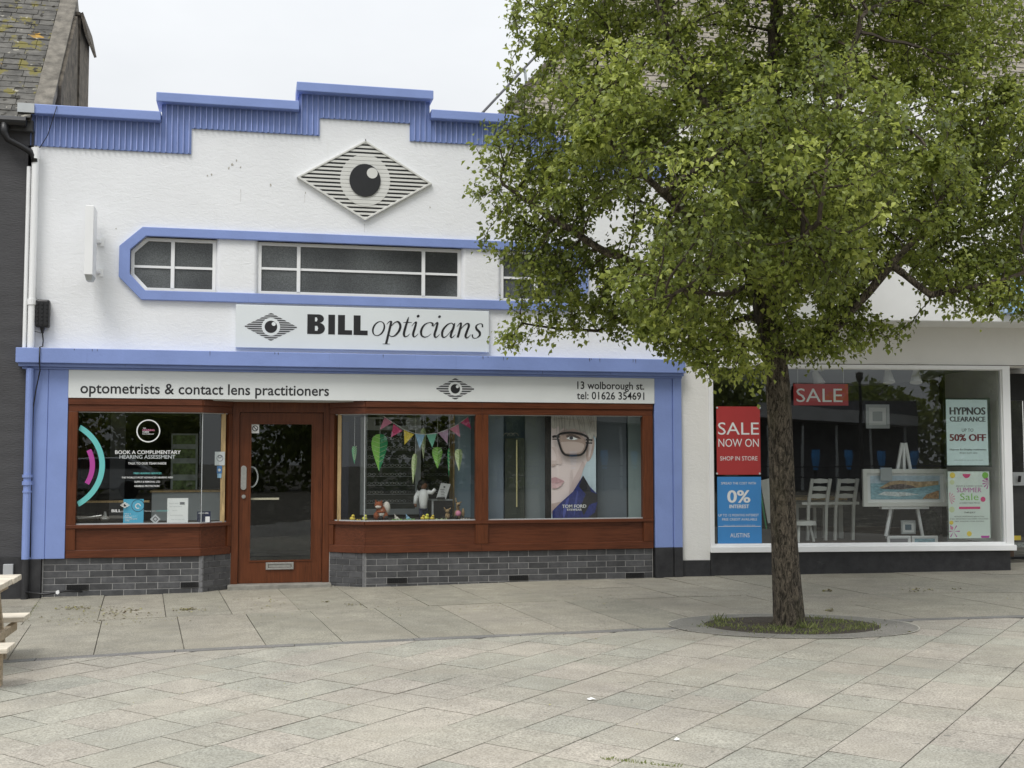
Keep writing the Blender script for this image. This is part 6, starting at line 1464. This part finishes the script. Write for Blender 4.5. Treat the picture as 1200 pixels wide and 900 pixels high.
# leaves in small whorls along the thin twigs and at their tips
it = []
tips = [i for i in range(NN) if rad[i] < .0105]
tipset = [i for i in tips if not has[i]]
cen = np.array([4.4, -4.1, 4.6])
for i in tips:
    p = ND[i]; j = par[i]; d0 = p - ND[j]; d0 = d0 / (np.linalg.norm(d0) + 1e-9)
    n_ = 21 if not has[i] else 7
    cl_ = MN.noise(Vector(p) * 1.7); fresh = (not has[i]) and rng.random() < .16
    out = p - cen; out /= np.linalg.norm(out) + 1e-9
    for k in range(n_):
        q = p + rng.normal(size=3) * (.047 if not has[i] else .036) - d0 * rng.random() * .06
        dr = d0 * .5 + rng.normal(size=3) * .75 + out * .25 + np.array([0, 0, -.35]); L = rng.uniform(.028, .060) * (1.12 if fresh else 1)
        nm = np.array([0, 0, 1]) + rng.normal(size=3) * .55 + out * .3
        tone = np.clip(.36 + cl_ * .5 + .25 * MN.noise(Vector(p) * .75 + Vector((9, 2, 5))) + rng.normal() * .2 + (.45 if fresh else 0) + (.10 if not has[i] else -.06), 0, 1)
        it.append((tuple(q), L, L * rng.uniform(.6, .8), tuple(dr), tuple(nm), float(tone)))
print('skeleton', NN, 'leaves', len(it))
lv = leafy('leaves', it, LEAF, None, None, 'stuff', tree.o)

# ------------------------------------------------------------------ the square behind the camera, seen only as reflections in the glass
def bg_tree(x, y, h, r, label):
    T = Thing('street_tree', label, 'tree', (x, y, 0)); T.part('trunk', B().tube([(x, y, -.3), (x, y, h * .5)], [.2, .12], 10), BARK)
    its = []
    for _ in range(2600):
        v = rng.normal(size=3); v /= np.linalg.norm(v); v *= rng.random() ** .4
        p = (x + v[0] * r * (1 + .25 * math.sin(v[2] * 5)), y + v[1] * r, h * .55 + v[2] * h * .42); its.append((p, rng.uniform(.25, .45), rng.uniform(.2, .35), tuple(rng.normal(size=3)), tuple(rng.normal(size=3)), float(np.clip(rng.normal() * .15 + .25, 0, 1))))
    leafy('crown', its, LEAF, None, None, 'stuff', T.o)
for i, (x, y, h, r) in enumerate(((-9, -36, 6.0, 3.2), (-3, -41, 5.6, 3.4), (3.5, -40, 6.2, 3.3), (10.6, -37, 6.4, 2.4), (20.6, -33, 7.5, 2.0), (-15, -34, 6, 3.2), (26, -37, 6, 3), (18.4, -41, 5.2, 2.8))):
    bg_tree(x, y, h, r, ['street tree across the square, behind the parked estate car', 'street tree in the middle of the far side of the square', 'street tree left of the long canopy hall', 'street tree right behind the left end of the canopy hall', 'tall street tree just right of the canopy hall', 'street tree at the far left of the square', 'street tree at the far right of the square', 'low street tree between the canopy hall and the tall tree'][i])
hg = []
for _ in range(13000):
    x = random.uniform(-20, 26); hg.append(((x, -38 + random.uniform(-.6, .6), random.uniform(.1, 3.3 + .3 * math.sin(x * 1.3) + .2 * math.sin(x * 4))), random.uniform(.2, .4), random.uniform(.15, .3), tuple(rng.normal(size=3)), tuple(rng.normal(size=3)), random.random() * .5))
leafy('filler_hedge', hg, LEAF, 'long dense dark hedge added to cover sky gaps in the glass reflections', 'filler_hedge', 'stuff')  # added behind the camera to darken bright sky gaps reflected in the windows
hall = Thing('market_hall', 'long low grey market hall with a pale flat canopy across the square', 'building', (15, -36, 0))
hall.part('wall', B().box(12.4, 19.2, -39, -36.6, 0, 3.9), flat('hall_wall', (.10, .10, .11)))
hall.part('canopy', B().add([(12.2, -34.6, 3.15), (18.6, -34.6, 2.75), (18.6, -36.6, 2.75), (12.2, -36.6, 3.15), (12.2, -34.6, 3.75), (18.6, -34.6, 3.15), (18.6, -36.6, 3.15), (12.2, -36.6, 3.75)], [(0, 1, 5, 4), (4, 5, 6, 7), (0, 3, 2, 1), (1, 2, 6, 5), (0, 4, 7, 3)]), flat('canopy_grey', (.42, .42, .42)))
for k in range(5): hall.part('canopy_post', B().tube([(12.6 + 1.4 * k, -35.0, 0), (12.6 + 1.4 * k, -35.0, 2.8)], .06, 8), ALU)
for k in range(5):
    x = 12.9 + 1.3 * k; T = Thing('blue_machine', ['blue round-topped planter furthest left by the canopy', 'second blue planter by the canopy', 'middle blue planter by the canopy', 'fourth blue planter by the canopy', 'blue planter furthest right by the canopy'][k], 'planter', (x, -33.5, 0)); T.part('bowl', B().tube([(x, -33.5, 1.0), (x, -33.5, 1.5), (x, -33.5, 1.75)], [.09, .17, .16], 12), BLU); T.part('stand', B().tube([(x, -33.5, 0), (x, -33.5, 1.0)], .06, 8), BLKG)
for k, zz in enumerate((.75, 1.15)): single('railing', B().tube([(9, -30, zz), (22, -30, zz)], .03, 6), BLKG, ['lower black rail across the square', 'upper black rail across the square'][k], 'railing', (15, -30, 0))
hb2 = Thing('brick_house', 'small red roofed house beyond the market hall', 'house', (17.5, -46, 0)); hb2.part('wall', B().box(16.5, 20.5, -50, -44, 0, 3.8), flat('red_brick_far', (.16, .06, .05)))
hb2.part('roof', B().add([(16.2, -43.6, 3.8), (20.8, -43.6, 3.8), (20.8, -47, 5.3), (16.2, -47, 5.3), (16.2, -50.4, 3.8), (20.8, -50.4, 3.8)], [(0, 1, 2, 3), (3, 2, 5, 4)]), M('dark_roof_tiles', (.07, .06, .055), .8, .3))
lp = Thing('street_lamp', 'black street lamp standing in the square opposite the shops', 'street lamp', (13.5, -24, 0)); lp.part('post', B().tube([(13.5, -24, 0), (13.5, -24, 3.9)], [.07, .045], 10), BLKG); lp.part('head', B().tube([(13.5, -24, 3.9), (13.5, -24, 4.0), (13.5, -24, 4.2), (13.5, -24, 4.25)], [.05, .11, .13, .03], 12), BLKG)
car = Thing('estate_car', 'silver estate car parked on the far side of the square', 'car', (-5.5, -31, 0))
car.part('body', B().prism([(-7.7, .35), (-7.75, .8), (-7.5, 1.0), (-6.9, 1.05), (-6.3, 1.45), (-4.2, 1.48), (-3.5, 1.05), (-3.35, .9), (-3.3, .35)], -31.9, -30.1), M('silver_car_paint', (.45, .46, .47), .25, .02, metal=.4), bevel=.05)
car.part('side_window', B().prism([(-6.75, 1.07), (-6.25, 1.4), (-4.3, 1.42), (-3.75, 1.07)], -30.09, -30.07), INK)
for x in (-6.9, -4.2): car.part('wheel', B().tube([(x, -30.3, .33), (x, -30.05, .33)], .33, 18), BLKG)
